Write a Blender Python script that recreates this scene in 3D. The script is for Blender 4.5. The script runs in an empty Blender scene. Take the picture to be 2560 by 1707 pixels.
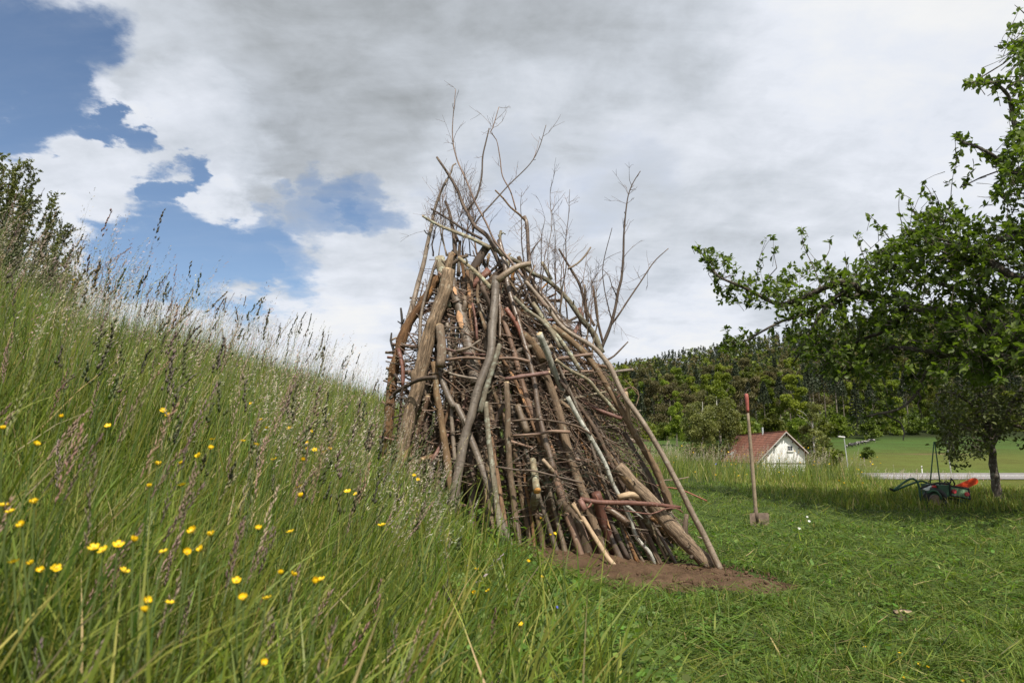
import bpy, bmesh, math, random
import numpy as np
from mathutils import Vector, Matrix

random.seed(7)
rng = np.random.default_rng(11)
SC = bpy.context.scene
COL = SC.collection

# ------------------------------------------------------------------ camera
CAM = Vector((0.0, 0.0, 1.3))
PITCH = math.radians(9.0)
FPX = 24.0 / 36.0 * 2560.0
cam_data = bpy.data.cameras.new("camera")
cam_data.lens = 24.0
cam_data.sensor_width = 36.0
cam_data.clip_start = 0.05
cam_data.clip_end = 3000.0
cam_data.dof.use_dof = True
cam_data.dof.focus_distance = 6.6
cam_data.dof.aperture_fstop = 5.0
cam = bpy.data.objects.new("camera", cam_data)
cam.location = CAM
cam.rotation_euler = (math.radians(90) + PITCH, 0, 0)
COL.objects.link(cam)
SC.camera = cam

# ------------------------------------------------------------------ exposure
SC.view_settings.view_transform = 'Standard'
SC.view_settings.look = 'None'
SC.view_settings.exposure = 0.3
SC.view_settings.gamma = 1.0
SC.view_settings.use_curve_mapping = False
SC.cycles.max_bounces = 6
SC.cycles.diffuse_bounces = 3
SC.cycles.glossy_bounces = 2
SC.cycles.transmission_bounces = 4
SC.cycles.transparent_max_bounces = 4
SC.cycles.use_denoising = True
SC.cycles.denoiser = 'OPENIMAGEDENOISE'
SC.cycles.caustics_reflective = False
SC.cycles.caustics_refractive = False

# ------------------------------------------------------------------ sun
SUN_EL = math.radians(55.0)
SUN_AZ = math.radians(20.0)          # the sun stands behind the camera, this far to its right
sun_dir = Vector((math.sin(SUN_AZ) * math.cos(SUN_EL), -math.cos(SUN_AZ) * math.cos(SUN_EL), math.sin(SUN_EL)))
sun_data = bpy.data.lights.new("sun", 'SUN')
sun_data.energy = 5.0
sun_data.angle = math.radians(0.53)
sun_data.color = (1.0, 0.94, 0.84)
sun = bpy.data.objects.new("sun", sun_data)
sun.rotation_euler = (-sun_dir).to_track_quat('-Z', 'Y').to_euler()
COL.objects.link(sun)

# ------------------------------------------------------------------ pixel helpers (photo pixels, 2560 x 1707)
CP, SP = math.cos(PITCH), math.sin(PITCH)
def ray(px, py):
    a = (px - 1280.0) / FPX
    b = -(py - 853.5) / FPX
    d = Vector((a, CP - b * SP, SP + b * CP))
    return d / d.y
def at(px, py, Y):
    return CAM + ray(px, py) * Y
def proj(x, y, z):
    """numpy: world point to photo pixel"""
    zz = z - CAM.z
    f = y * CP + zz * SP
    u = -y * SP + zz * CP
    f = np.maximum(f, 1e-3)
    return 1280.0 + FPX * x / f, 853.5 - FPX * u / f

# ------------------------------------------------------------------ node helpers
class NT:
    def __init__(self, tree):
        self.t = tree
    def n(self, typ, **kw):
        nd = self.t.nodes.new(typ)
        for k, v in kw.items():
            if k.startswith('i_'):
                nd.inputs[k[2:].replace('_', ' ')].default_value = v
            else:
                setattr(nd, k, v)
        return nd
    def l(self, a, b):
        self.t.links.new(a, b)
    def math(self, op, a, b=None, c=None, clamp=False):
        nd = self.t.nodes.new('ShaderNodeMath'); nd.operation = op; nd.use_clamp = clamp
        for i, v in enumerate((a, b, c)):
            if v is None: continue
            if isinstance(v, (int, float)): nd.inputs[i].default_value = v
            else: self.l(v, nd.inputs[i])
        return nd.outputs[0]
    def mixc(self, fac, a, b, mode='MIX'):
        nd = self.t.nodes.new('ShaderNodeMix'); nd.data_type = 'RGBA'; nd.blend_type = mode
        for sock, v in ((nd.inputs[0], fac), (nd.inputs[6], a), (nd.inputs[7], b)):
            if isinstance(v, (int, float)): sock.default_value = v
            elif isinstance(v, tuple): sock.default_value = (*v[:3], 1.0)
            else: self.l(v, sock)
        return nd.outputs[2]
    def rng(self, v, a, b, c=0.0, d=1.0, smooth=True):
        nd = self.t.nodes.new('ShaderNodeMapRange')
        nd.interpolation_type = 'SMOOTHSTEP' if smooth else 'LINEAR'
        self.l(v, nd.inputs[0])
        for i, x in enumerate((a, b, c, d)):
            nd.inputs[1 + i].default_value = x
        return nd.outputs[0]
    def noise(self, vec, scale, detail=4, rough=0.55, dist=0.0, lac=2.0):
        nd = self.t.nodes.new('ShaderNodeTexNoise')
        nd.inputs['Scale'].default_value = scale
        nd.inputs['Detail'].default_value = detail
        nd.inputs['Roughness'].default_value = rough
        nd.inputs['Distortion'].default_value = dist
        if vec is not None: self.l(vec, nd.inputs['Vector'])
        return nd.outputs['Fac']
    def map(self, vec, scale=(1, 1, 1), loc=(0, 0, 0)):
        nd = self.t.nodes.new('ShaderNodeMapping')
        nd.inputs['Scale'].default_value = scale
        nd.inputs['Location'].default_value = loc
        self.l(vec, nd.inputs['Vector'])
        return nd.outputs[0]

def new_mat(name):
    m = bpy.data.materials.new(name)
    m.use_nodes = True
    m.node_tree.nodes.clear()
    t = NT(m.node_tree)
    out = t.n('ShaderNodeOutputMaterial')
    return m, t, out

# ------------------------------------------------------------------ world: Nishita sky with clouds
W = bpy.data.worlds.new("World")
SC.world = W
W.use_nodes = True
W.node_tree.nodes.clear()
w = NT(W.node_tree)
wout = w.n('ShaderNodeOutputWorld')
sky = w.n('ShaderNodeTexSky', sky_type='NISHITA')
sky.sun_disc = False
sky.sun_elevation = SUN_EL
sky.sun_rotation = math.pi - SUN_AZ
sky.altitude = 600
sky.air_density = 1.0
sky.dust_density = 0.6
sky.ozone_density = 1.6
tc = w.n('ShaderNodeTexCoord')
D = tc.outputs['Generated']
sep = w.n('ShaderNodeSeparateXYZ'); w.l(D, sep.inputs[0])
dz = w.math('MAXIMUM', sep.outputs[2], 0.0)
den = w.math('ADD', dz, 0.28)
comb = w.n('ShaderNodeCombineXYZ')
w.l(w.math('DIVIDE', sep.outputs[0], den), comb.inputs[0])
w.l(w.math('DIVIDE', sep.outputs[1], den), comb.inputs[1])
w.l(w.math('MULTIPLY', sep.outputs[2], 1.1), comb.inputs[2])
P = comb.outputs[0]
n1 = w.noise(P, 2.1, 9, 0.56, 0.3)
n2 = w.noise(P, 6.5, 7, 0.6, 0.25)
n3 = w.noise(w.map(P, (1.0, 3.6, 1.0), (3.1, 1.7, 0.4)), 3.0, 7, 0.62, 0.5)
nb = w.noise(w.map(P, (1, 1, 1), (7.3, 2.9, 1.1)), 1.3, 4, 0.5, 0.2)
# direction warped a little by noise, so that soft shapes get cloud edges
wn = w.n('ShaderNodeTexNoise'); wn.inputs['Scale'].default_value = 3.6; wn.inputs['Detail'].default_value = 7; wn.inputs['Roughness'].default_value = 0.6
w.l(P, wn.inputs['Vector'])
sub = w.n('ShaderNodeVectorMath', operation='SUBTRACT'); w.l(wn.outputs['Color'], sub.inputs[0]); sub.inputs[1].default_value = (0.5, 0.5, 0.5)
scl = w.n('ShaderNodeVectorMath', operation='SCALE'); w.l(sub.outputs[0], scl.inputs[0]); scl.inputs['Scale'].default_value = 0.26
add = w.n('ShaderNodeVectorMath', operation='ADD'); w.l(D, add.inputs[0]); w.l(scl.outputs[0], add.inputs[1])
nrm = w.n('ShaderNodeVectorMath', operation='NORMALIZE'); w.l(add.outputs[0], nrm.inputs[0])
DW = nrm.outputs[0]
def sky_blob(px, py, rad, soft=0.55):
    """1 inside a cone about the direction of photo pixel (px, py); rad in photo pixels"""
    d = ray(px, py).normalized()
    dp = w.n('ShaderNodeVectorMath', operation='DOT_PRODUCT'); w.l(DW, dp.inputs[0]); dp.inputs[1].default_value = d
    # pixel radius to angle at this place
    d2 = ray(px + rad, py).normalized()
    ang = math.acos(max(-1, min(1, d.dot(d2))))
    return w.rng(dp.outputs['Value'], math.cos(ang * (1 + soft)), math.cos(ang * max(0.05, 1 - soft)))
def blob_max(lst):
    r = None
    for b in lst:
        v = sky_blob(*b[:3], *(b[3:4])) if len(b) < 5 else w.math('MULTIPLY', sky_blob(*b[:4]), b[4])
        r = v if r is None else w.math('MAXIMUM', r, v)
    return r
blue = blob_max([(-40, 60, 230), (60, 200, 140), (110, 290, 100), (-160, 300, 170), (300, 375, 46), (240, 330, 50),
                 (430, 470, 34, .9), (400, 560, 70, .85), (330, 640, 90, .8), (480, 640, 95, .8), (610, 660, 75, .9), (560, 590, 50, .9),
                 (720, 650, 80, .9, .7), (770, 500, 40, .9, .5), (860, 505, 50, .95, .62), (930, 520, 45, .95, .5), (820, 570, 50, .95, .5), (680, 560, 34, .9, .5), (1290, 420, 90, .95, .25), (1500, 480, 120, .95, .25), (1180, 560, 90, .95, .3)])
grey = blob_max([(560, 130, 300, .7, .85), (760, 330, 230, .7, .9), (900, 120, 330, .7, 1.0), (1150, 190, 220, .8, .9), (1330, 60, 260, .8, .95),
                 (1560, 40, 220, .9, .5), (860, 430, 120, .8, .7), (300, 500, 130, .9, .35), (610, 480, 90, .9, .4), (1500, 620, 170, .9, .35), (1350, 520, 150, .9, .25),
                 (1700, 660, 120, .9, .3), (1950, 250, 160, .95, .22), (2100, 620, 150, .95, .3), (1750, 380, 160, .95, .2), (2450, 700, 120, .9, .3), (1900, 760, 110, .9, .3), (860, 780, 160, .9, .22), (2300, 330, 200, .9, .25), (650, 720, 60, .9, .4)])
white = blob_max([(200, 250, 70, .7), (300, 330, 60, .7), (480, 340, 120, .8), (180, 430, 170, .8, .9), (500, 500, 90, .7), (600, 560, 60, .8), (800, 820, 90, .9, .6), (1750, 850, 120, .9, .9),
                  (2250, 90, 330, .9, .7), (2250, 520, 300, .9, .5), (1280, 330, 160, .9, .4), (840, 890, 120, .9, .8), (1150, 200, 40, .9, .3)])
veil = w.rng(n3, 0.35, 0.75)                                   # thin streaked cloud between
cov = w.math('ADD', 1.15, w.math('MULTIPLY', w.math('SUBTRACT', n1, 0.5), 0.9))
cov = w.math('ADD', cov, w.math('MULTIPLY', w.math('SUBTRACT', n2, 0.5), w.math('ADD', 0.25, w.math('MULTIPLY', blue, 1.5))))
cov = w.math('ADD', cov, w.math('MULTIPLY', w.math('SUBTRACT', n3, 0.5), w.math('MULTIPLY', blue, 0.9)))
cov = w.math('SUBTRACT', cov, w.math('MULTIPLY', blue, 1.35))
cov = w.rng(cov, 0.0, 1.05)
thin = w.math('MULTIPLY', w.math('SUBTRACT', 1.0, blue), 1.0)
cov = w.math('MAXIMUM', cov, w.math('MULTIPLY', veil, w.math('ADD', 0.04, w.math('MULTIPLY', thin, 0.35))))
cov = w.math('MULTIPLY', cov, w.rng(nb, 0.15, 0.5, 0.90, 1.0))
# brightness of the clouds: grey undersides, white rims
g = w.math('ADD', w.math('MULTIPLY', grey, 0.72), w.math('MULTIPLY', w.math('SUBTRACT', n1, 0.5), 1.5))
g = w.math('ADD', g, w.math('MULTIPLY', w.math('SUBTRACT', n3, 0.42), 0.70))
g = w.math('ADD', g, w.math('MULTIPLY', w.math('SUBTRACT', n2, 0.5), 1.2))
g = w.math('SUBTRACT', g, w.math('MULTIPLY', white, 0.50))
g = w.rng(g, -0.55, 1.20, smooth=False)
ccol = w.n('ShaderNodeValToRGB')
cr = ccol.color_ramp
cr.elements[0].position = 0.0; cr.elements[0].color = (0.74, 0.745, 0.75, 1)
cr.elements[1].position = 1.0; cr.elements[1].color = (0.275, 0.295, 0.31, 1)
e = cr.elements.new(0.25); e.color = (0.655, 0.685, 0.745, 1)
e = cr.elements.new(0.55); e.color = (0.50, 0.535, 0.585, 1)
w.l(g, ccol.inputs[0])
bg1 = w.n('ShaderNodeBackground'); w.l(sky.outputs[0], bg1.inputs[0]); bg1.inputs[1].default_value = 0.105
bg2 = w.n('ShaderNodeBackground'); w.l(ccol.outputs[0], bg2.inputs[0]); bg2.inputs[1].default_value = 1.0
mx = w.n('ShaderNodeMixShader'); w.l(cov, mx.inputs[0]); w.l(bg1.outputs[0], mx.inputs[1]); w.l(bg2.outputs[0], mx.inputs[2])
w.l(mx.outputs[0], wout.inputs[0])
W.cycles.sampling_method = 'MANUAL'
W.cycles.sample_map_resolution = 512

# ------------------------------------------------------------------ object helpers
def put(o, parent=None, loc=None):
    COL.objects.link(o)
    if parent is not None: o.parent = parent
    if loc is not None: o.location = loc
    return o
def tag(o, label=None, cat=None, group=None, kind=None):
    if label: o['label'] = label
    if cat: o['category'] = cat
    if group: o['group'] = group
    if kind: o['kind'] = kind
    return o
def empty(name, loc, rz=0.0, scale=1.0):
    o = bpy.data.objects.new(name, None)
    o.empty_display_size = 0.1
    COL.objects.link(o)
    o.location = loc; o.rotation_euler = (0, 0, rz); o.scale = (scale,) * 3
    return o
def copy_tree(o, parent=None):
    c = o.copy(); COL.objects.link(c)
    if parent is not None: c.parent = parent
    for ch in list(o.children): copy_tree(ch, c)
    return c
def mesh_np(name, V, quads=None, tris=None, mat=None, smooth=False, attrs=None, uv=None):
    """fast mesh from numpy arrays"""
    me = bpy.data.meshes.new(name)
    V = np.asarray(V, dtype=np.float32)
    me.vertices.add(len(V)); me.vertices.foreach_set('co', V.ravel())
    nq = 0 if quads is None else len(quads); nt = 0 if tris is None else len(tris)
    loops = []
    if nq: loops.append(np.asarray(quads, dtype=np.int32).ravel())
    if nt: loops.append(np.asarray(tris, dtype=np.int32).ravel())
    lv = np.concatenate(loops)
    me.loops.add(len(lv)); me.loops.foreach_set('vertex_index', lv)
    me.polygons.add(nq + nt)
    st = np.concatenate([np.arange(nq) * 4, nq * 4 + np.arange(nt) * 3]).astype(np.int32)
    me.polygons.foreach_set('loop_start', st)
    if smooth: me.polygons.foreach_set('use_smooth', np.ones(nq + nt, dtype=bool))
    if attrs:
        for k, a in attrs.items():
            at_ = me.attributes.new(k, 'FLOAT_COLOR', 'POINT')
            a = np.asarray(a, dtype=np.float32)
            if a.shape[1] == 3: a = np.concatenate([a, np.ones((len(a), 1), np.float32)], 1)
            at_.data.foreach_set('color', a.ravel())
    if uv is not None:
        ul = me.uv_layers.new(name='UVMap')
        ul.data.foreach_set('uv', np.asarray(uv, dtype=np.float32)[lv].ravel())
    if mat is not None:
        for m in (mat if isinstance(mat, (list, tuple)) else [mat]): me.materials.append(m)
    me.update(calc_edges=True)
    return me
def obj_np(name, me, parent=None, loc=None):
    return put(bpy.data.objects.new(name, me), parent, loc)

class MB:
    """collects simple solids, then links them as one mesh object"""
    def __init__(self): self.bm = bmesh.new()
    def box(self, c, s, rot=None):
        m = Matrix.Translation(c) @ (rot.to_4x4() if rot else Matrix.Identity(4)) @ Matrix.Diagonal((*s, 1))
        bmesh.ops.create_cube(self.bm, size=1.0, matrix=m); return self
    def poly(self, pts):
        vs = [self.bm.verts.new(p) for p in pts]; self.bm.faces.new(vs); return self
    def prism(self, pts, ext):
        e = Vector(ext); a = [self.bm.verts.new(p) for p in pts]; b = [self.bm.verts.new(Vector(p) + e) for p in pts]
        n = len(pts); self.bm.faces.new(a[::-1]); self.bm.faces.new(b)
        for i in range(n): self.bm.faces.new((a[i], a[(i + 1) % n], b[(i + 1) % n], b[i]))
        return self
    def tube(self, pts, rad, n=8):
        pts = [Vector(p) for p in pts]
        if isinstance(rad, (int, float)): rad = [rad] * len(pts)
        rings = []
        up = Vector((0.13, 0.21, 0.97)).normalized()
        for i, p in enumerate(pts):
            t = (pts[min(i + 1, len(pts) - 1)] - pts[max(i - 1, 0)]).normalized()
            a = t.cross(up)
            if a.length < 1e-3: a = t.cross(Vector((1, 0, 0)))
            a.normalize(); b = t.cross(a).normalized()
            rings.append([self.bm.verts.new(p + (a * math.cos(q) + b * math.sin(q)) * rad[i]) for q in [2 * math.pi * k / n for k in range(n)]])
        for r0, r1 in zip(rings, rings[1:]):
            for k in range(n): self.bm.faces.new((r0[k], r0[(k + 1) % n], r1[(k + 1) % n], r1[k]))
        self.bm.faces.new(rings[0][::-1]); self.bm.faces.new(rings[-1])
        return self
    def sphere(self, c, s, u=10, v=7, rot=None):
        m = Matrix.Translation(c) @ (rot.to_4x4() if rot else Matrix.Identity(4)) @ Matrix.Diagonal((*s, 1))
        bmesh.ops.create_uvsphere(self.bm, u_segments=u, v_segments=v, radius=1.0, matrix=m); return self
    def build(self, name, mat, parent=None, loc=None, smooth=False, bevel=0.0):
        bmesh.ops.recalc_face_normals(self.bm, faces=self.bm.faces[:])
        if bevel:
            bmesh.ops.bevel(self.bm, geom=[e for e in self.bm.edges if e.calc_face_angle(0) > 0.5], offset=bevel, segments=2, affect='EDGES', profile=0.6)
        me = bpy.data.meshes.new(name); self.bm.to_mesh(me); self.bm.free()
        if mat: me.materials.append(mat)
        if smooth:
            me.polygons.foreach_set('use_smooth', np.ones(len(me.polygons), dtype=bool))
        return put(bpy.data.objects.new(name, me), parent, loc)

# ------------------------------------------------------------------ terrain
SX = np.array([-400, -120, -60, -30, -16, -10, -6.5, -5.15, -3.6, -2.4, -1.2, -0.3, 0.6, 1.4, 2.2, 4, 600.])
SZ = np.array([8, 6.5, 5.0, 3.7, 2.95, 2.55, 2.25, 2.10, 1.72, 1.2, 0.62, 0.31, 0.12, 0.03, 0.0, 0.0, 0.0])
PY = np.array([-50, 0, 12, 17, 22, 30, 45, 70, 90, 97, 103, 180, 240, 300, 2000.])
PZ = np.array([-0.5, 0, 0.48, 0.60, 0.64, 0.25, -1.9, -4.2, -3.7, -2.95, -2.2, 0.3, 5.0, 7.0, 8.0])
_gx = np.linspace(-400, 600, 20001); _gz = np.interp(_gx, SX, SZ)
_k = np.hanning(23); _k /= _k.sum(); _gz = np.convolve(np.pad(_gz, 11, mode='edge'), _k, mode='valid')
_py = np.linspace(-50, 2000, 20501); _pz = np.interp(_py, PY, PZ)
_k2 = np.hanning(41); _k2 /= _k2.sum(); _pz = np.convolve(np.pad(_pz, 20, mode='edge'), _k2, mode='valid')
def sstep(a, b, v):
    t = np.clip((v - a) / (b - a), 0, 1); return t * t * (3 - 2 * t)
def H(x, y):
    x = np.asarray(x, dtype=float); y = np.asarray(y, dtype=float)
    S = np.interp(x, _gx, _gz)
    z = S * (1 - 0.75 * sstep(30, 110, y)) + np.interp(y, _py, _pz)
    z = z - 0.05 * np.maximum(x - 3.5, 0) * sstep(10, 20, y) * (1 - sstep(26, 60, y))
    top = np.clip(54 + 0.19 * (x - 73), 0, 118)
    rp_ = np.clip((y - 236) / 390.0, 0, 1)
    hill = (rp_ ** 1.12) * top * (1 - 0.5 * sstep(640, 1100, y))
    z = z + np.where(y > 200, hill, 0)
    near = 1 - sstep(14, 30, y)
    z = z + near * (0.018 * np.sin(x * 2.3 + 1.1) * np.cos(y * 1.9 + 0.4) + 0.012 * np.sin(x * 5.1 + y * 3.7))
    return z
def Hs(x, y): return float(H(x, y))
def ground_hit(px, py, y0=0.6, y1=60.0, lift=0.0):
    r = ray(px, py)
    ys = np.concatenate([np.linspace(y0, 20, 400), np.linspace(20.2, y1, 200)])
    zz = CAM.z + r.z * ys; hh = H(r.x * ys, ys) + lift
    k = np.where(zz <= hh)[0]
    return float(ys[k[0]]) if len(k) else None

# ------------------------------------------------------------------ materials
def mat_plain(name, col, rough=0.7, var=0.0, noise_scale=8.0, noise_amt=0.25, metal=0.0, bump=0.0, spec=0.4):
    m, t, out = new_mat(name)
    b = t.n('ShaderNodeBsdfPrincipled')
    tcn = t.n('ShaderNodeTexCoord')
    nz = t.noise(tcn.outputs['Object'], noise_scale, 5, 0.6)
    c = t.mixc(t.rng(nz, 0.3, 0.7, 0.0, 1.0), tuple(x * (1 - noise_amt) for x in col), tuple(min(1, x * (1 + noise_amt)) for x in col))
    if var:
        oi = t.n('ShaderNodeObjectInfo')
        hs = t.n('ShaderNodeHueSaturation'); t.l(c, hs.inputs['Color'])
        t.l(t.rng(oi.outputs['Random'], 0, 1, 1 - var, 1 + var, False), hs.inputs['Value'])
        c = hs.outputs[0]
    t.l(c, b.inputs['Base Color'])
    b.inputs['Roughness'].default_value = rough; b.inputs['Metallic'].default_value = metal
    b.inputs['Specular IOR Level'].default_value = spec
    if bump:
        bp = t.n('ShaderNodeBump'); bp.inputs['Strength'].default_value = bump; bp.inputs['Distance'].default_value = 0.01
        t.l(t.noise(tcn.outputs['Object'], noise_scale * 5, 4, 0.6), bp.inputs['Height']); t.l(bp.outputs[0], b.inputs['Normal'])
    t.l(b.outputs[0], out.inputs[0])
    return m

def mat_leafy(name, col=None, attr=None, trans=0.35, tcol=None, rough=0.55, var=0.0, hue_var=0.0, nscale=0.0):
    """thin leaf: diffuse and light coming through"""
    m, t, out = new_mat(name)
    b = t.n('ShaderNodeBsdfPrincipled'); b.inputs['Roughness'].default_value = rough; b.inputs['Specular IOR Level'].default_value = 0.3
    tr = t.n('ShaderNodeBsdfTranslucent')
    if attr:
        a = t.n('ShaderNodeAttribute', attribute_name=attr); c = a.outputs['Color']
    else:
        r = t.n('ShaderNodeRGB'); r.outputs[0].default_value = (*col, 1); c = r.outputs[0]
    if nscale:
        tcn = t.n('ShaderNodeTexCoord')
        nz = t.noise(tcn.outputs['Object'], nscale, 3, 0.6)
        hs = t.n('ShaderNodeHueSaturation'); t.l(c, hs.inputs['Color'])
        t.l(t.rng(nz, 0.3, 0.7, 0.6, 1.45), hs.inputs['Value']); t.l(t.rng(nz, 0.3, 0.7, 0.515, 0.49), hs.inputs['Hue'])
        c = hs.outputs[0]
    if var:
        oi = t.n('ShaderNodeObjectInfo')
        hs = t.n('ShaderNodeHueSaturation'); t.l(c, hs.inputs['Color'])
        t.l(t.rng(oi.outputs['Random'], 0, 1, 1 - var, 1 + var, False), hs.inputs['Value'])
        if hue_var:
            t.l(t.rng(t.math('FRACT', t.math('MULTIPLY', oi.outputs['Random'], 7.31)), 0, 1, 0.5 - hue_var, 0.5 + hue_var, False), hs.inputs['Hue'])
        c = hs.outputs[0]
    t.l(c, b.inputs['Base Color'])
    t.l(t.mixc(1.0, c, tcol or (1.25, 1.35, 0.6), 'MULTIPLY'), tr.inputs['Color'])
    mx = t.n('ShaderNodeMixShader'); mx.inputs[0].default_value = trans
    t.l(b.outputs[0], mx.inputs[1]); t.l(tr.outputs[0], mx.inputs[2]); t.l(mx.outputs[0], out.inputs[0])
    return m

def mat_bark(name, c1, c2, lichen=(0.32, 0.33, 0.27), lich_amt=0.2, rough=0.75, rings=0.0, furrow=0.0, ring_col=(0.05, 0.045, 0.04), gloss=0.35, patch=None, patch_amt=0.0):
    m, t, out = new_mat(name)
    b = t.n('ShaderNodeBsdfPrincipled')
    uvn = t.n('ShaderNodeUVMap')
    oi = t.n('ShaderNodeObjectInfo')
    off = t.n('ShaderNodeVectorMath', operation='SCALE')
    cx = t.n('ShaderNodeCombineXYZ'); t.l(oi.outputs['Random'], cx.inputs[0]); t.l(oi.outputs['Random'], cx.inputs[1]); t.l(oi.outputs['Random'], cx.inputs[2])
    t.l(cx.outputs[0], off.inputs[0]); off.inputs['Scale'].default_value = 37.0
    vec = t.n('ShaderNodeVectorMath', operation='ADD'); t.l(uvn.outputs[0], vec.inputs[0]); t.l(off.outputs[0], vec.inputs[1])
    V = vec.outputs[0]
    tcn = t.n('ShaderNodeTexCoord')
    vo = t.n('ShaderNodeVectorMath', operation='ADD'); t.l(tcn.outputs['Object'], vo.inputs[0]); t.l(off.outputs[0], vo.inputs[1])
    O = vo.outputs[0]
    big = t.noise(O, 7.0, 5, 0.6)
    fine = t.noise(t.map(V, (90, 16, 1)), 1.0, 5, 0.65)
    c = t.mixc(t.rng(big, 0.3, 0.7), c1, c2)
    c = t.mixc(t.rng(fine, 0.3, 0.75, 0.0, 0.65), c, tuple(x * 0.42 for x in c1))
    hgt = t.math('MULTIPLY', fine, 0.6)
    if furrow:
        fr = t.noise(t.map(V, (55, 7, 1)), 1.0, 6, 0.7, 0.4)
        f2 = t.rng(fr, 0.36, 0.56)
        c = t.mixc(t.math('MULTIPLY', t.math('SUBTRACT', 1.0, f2), furrow), c, tuple(x * 0.25 for x in c1))
        hgt = t.math('ADD', hgt, t.math('MULTIPLY', f2, 1.6 * furrow))
    if rings:
        rg = t.noise(t.map(V, (9, 75, 1)), 1.0, 4, 0.6, 0.2)
        r2 = t.rng(rg, 0.56, 0.68)
        c = t.mixc(t.math('MULTIPLY', r2, rings), c, ring_col)
        hgt = t.math('SUBTRACT', hgt, t.math('MULTIPLY', r2, 0.5))
    ln = t.noise(O, 19.0, 6, 0.62, 0.3)
    lm = t.rng(ln, 0.62 - 0.25 * lich_amt, 0.70 - 0.2 * lich_amt)
    c = t.mixc(t.math('MULTIPLY', lm, min(1.0, 0.35 + lich_amt)), c, lichen)
    if patch:
        pn = t.noise(t.map(V, (6, 2.2, 1)), 1.0, 5, 0.65, 0.3)
        pm = t.rng(pn, 0.66 - 0.2 * patch_amt, 0.69 - 0.2 * patch_amt)
        c = t.mixc(pm, c, patch)
    hs = t.n('ShaderNodeHueSaturation'); t.l(c, hs.inputs['Color'])
    t.l(t.rng(oi.outputs['Random'], 0, 1, 0.72, 1.36, False), hs.inputs['Value'])
    t.l(t.rng(t.math('FRACT', t.math('MULTIPLY', oi.outputs['Random'], 9.7)), 0, 1, 0.90, 1.22, False), hs.inputs['Saturation'])
    t.l(hs.outputs[0], b.inputs['Base Color'])
    b.inputs['Roughness'].default_value = rough; b.inputs['Specular IOR Level'].default_value = gloss
    bp = t.n('ShaderNodeBump'); bp.inputs['Strength'].default_value = 0.7; bp.inputs['Distance'].default_value = 0.006
    t.l(hgt, bp.inputs['Height']); t.l(bp.outputs[0], b.inputs['Normal'])
    t.l(b.outputs[0], out.inputs[0])
    return m

M = {}
M['smooth'] = mat_bark('bark_smooth_grey_brown', (0.155, 0.115, 0.082), (0.235, 0.185, 0.135), (0.33, 0.32, 0.26), 0.12, 0.5, rings=0.35, gloss=0.5)
M['shiny'] = mat_bark('bark_dark_glossy', (0.125, 0.085, 0.06), (0.19, 0.14, 0.10), (0.27, 0.25, 0.2), 0.08, 0.36, rings=0.4, gloss=0.6)
M['rough'] = mat_bark('bark_rough_furrowed', (0.21, 0.155, 0.108), (0.30, 0.225, 0.16), (0.38, 0.34, 0.27), 0.15, 0.9, furrow=0.85, patch=(0.42, 0.30, 0.19), patch_amt=0.25)
M['brown'] = mat_bark('bark_brown', (0.14, 0.095, 0.060), (0.215, 0.15, 0.095), (0.30, 0.29, 0.22), 0.18, 0.8, furrow=0.25)
M['orange'] = mat_bark('bark_orange_brown', (0.175, 0.10, 0.058), (0.255, 0.155, 0.09), (0.26, 0.22, 0.16), 0.1, 0.85, furrow=0.5, patch=(0.40, 0.22, 0.11), patch_amt=0.4)
M['red'] = mat_bark('bark_red', (0.18, 0.082, 0.060), (0.25, 0.125, 0.092), (0.42, 0.36, 0.31), 0.15, 0.6, rings=0.25, gloss=0.45)
M['birch'] = mat_bark('bark_silver', (0.27, 0.26, 0.215), (0.37, 0.36, 0.315), (0.46, 0.46, 0.41), 0.35, 0.6, rings=0.75, ring_col=(0.06, 0.055, 0.05))
M['lichen'] = mat_bark('bark_lichened', (0.175, 0.145, 0.10), (0.25, 0.215, 0.15), (0.33, 0.34, 0.26), 0.45, 0.8, rings=0.4)
M['dark'] = mat_bark('bark_dark', (0.075, 0.055, 0.043), (0.125, 0.09, 0.066), (0.2, 0.19, 0.15), 0.1, 0.7)
M['peeled'] = mat_bark('wood_peeled', (0.33, 0.235, 0.15), (0.43, 0.32, 0.21), (0.30, 0.22, 0.14), 0.15, 0.7)
M['twig'] = mat_bark('twig_bark', (0.155, 0.105, 0.08), (0.25, 0.17, 0.125), (0.30, 0.26, 0.21), 0.1, 0.6)
M["cut"] = mat_plain("cut_wood", (0.46, 0.34, 0.20), 0.8, 0.15, 30, 0.2, bump=0.3)
M['cut_orange'] = mat_plain('cut_alder_wood', (0.60, 0.30, 0.09), 0.8, 0.05, 30, 0.2, bump=0.3)
M['wound'] = mat_plain('bare_wood_wound', (0.52, 0.30, 0.16), 0.8, 0.1, 25, 0.25, bump=0.4)
M['char'] = mat_plain('charred_wood', (0.03, 0.026, 0.023), 0.8, 0.1, 30, 0.3, bump=0.6)

M['blade'] = mat_leafy('grass_blade', attr='tint', trans=0.42)
M['seed'] = mat_leafy('grass_seed', attr='tint', trans=0.2, tcol=(1, 1, 0.9))

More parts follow.
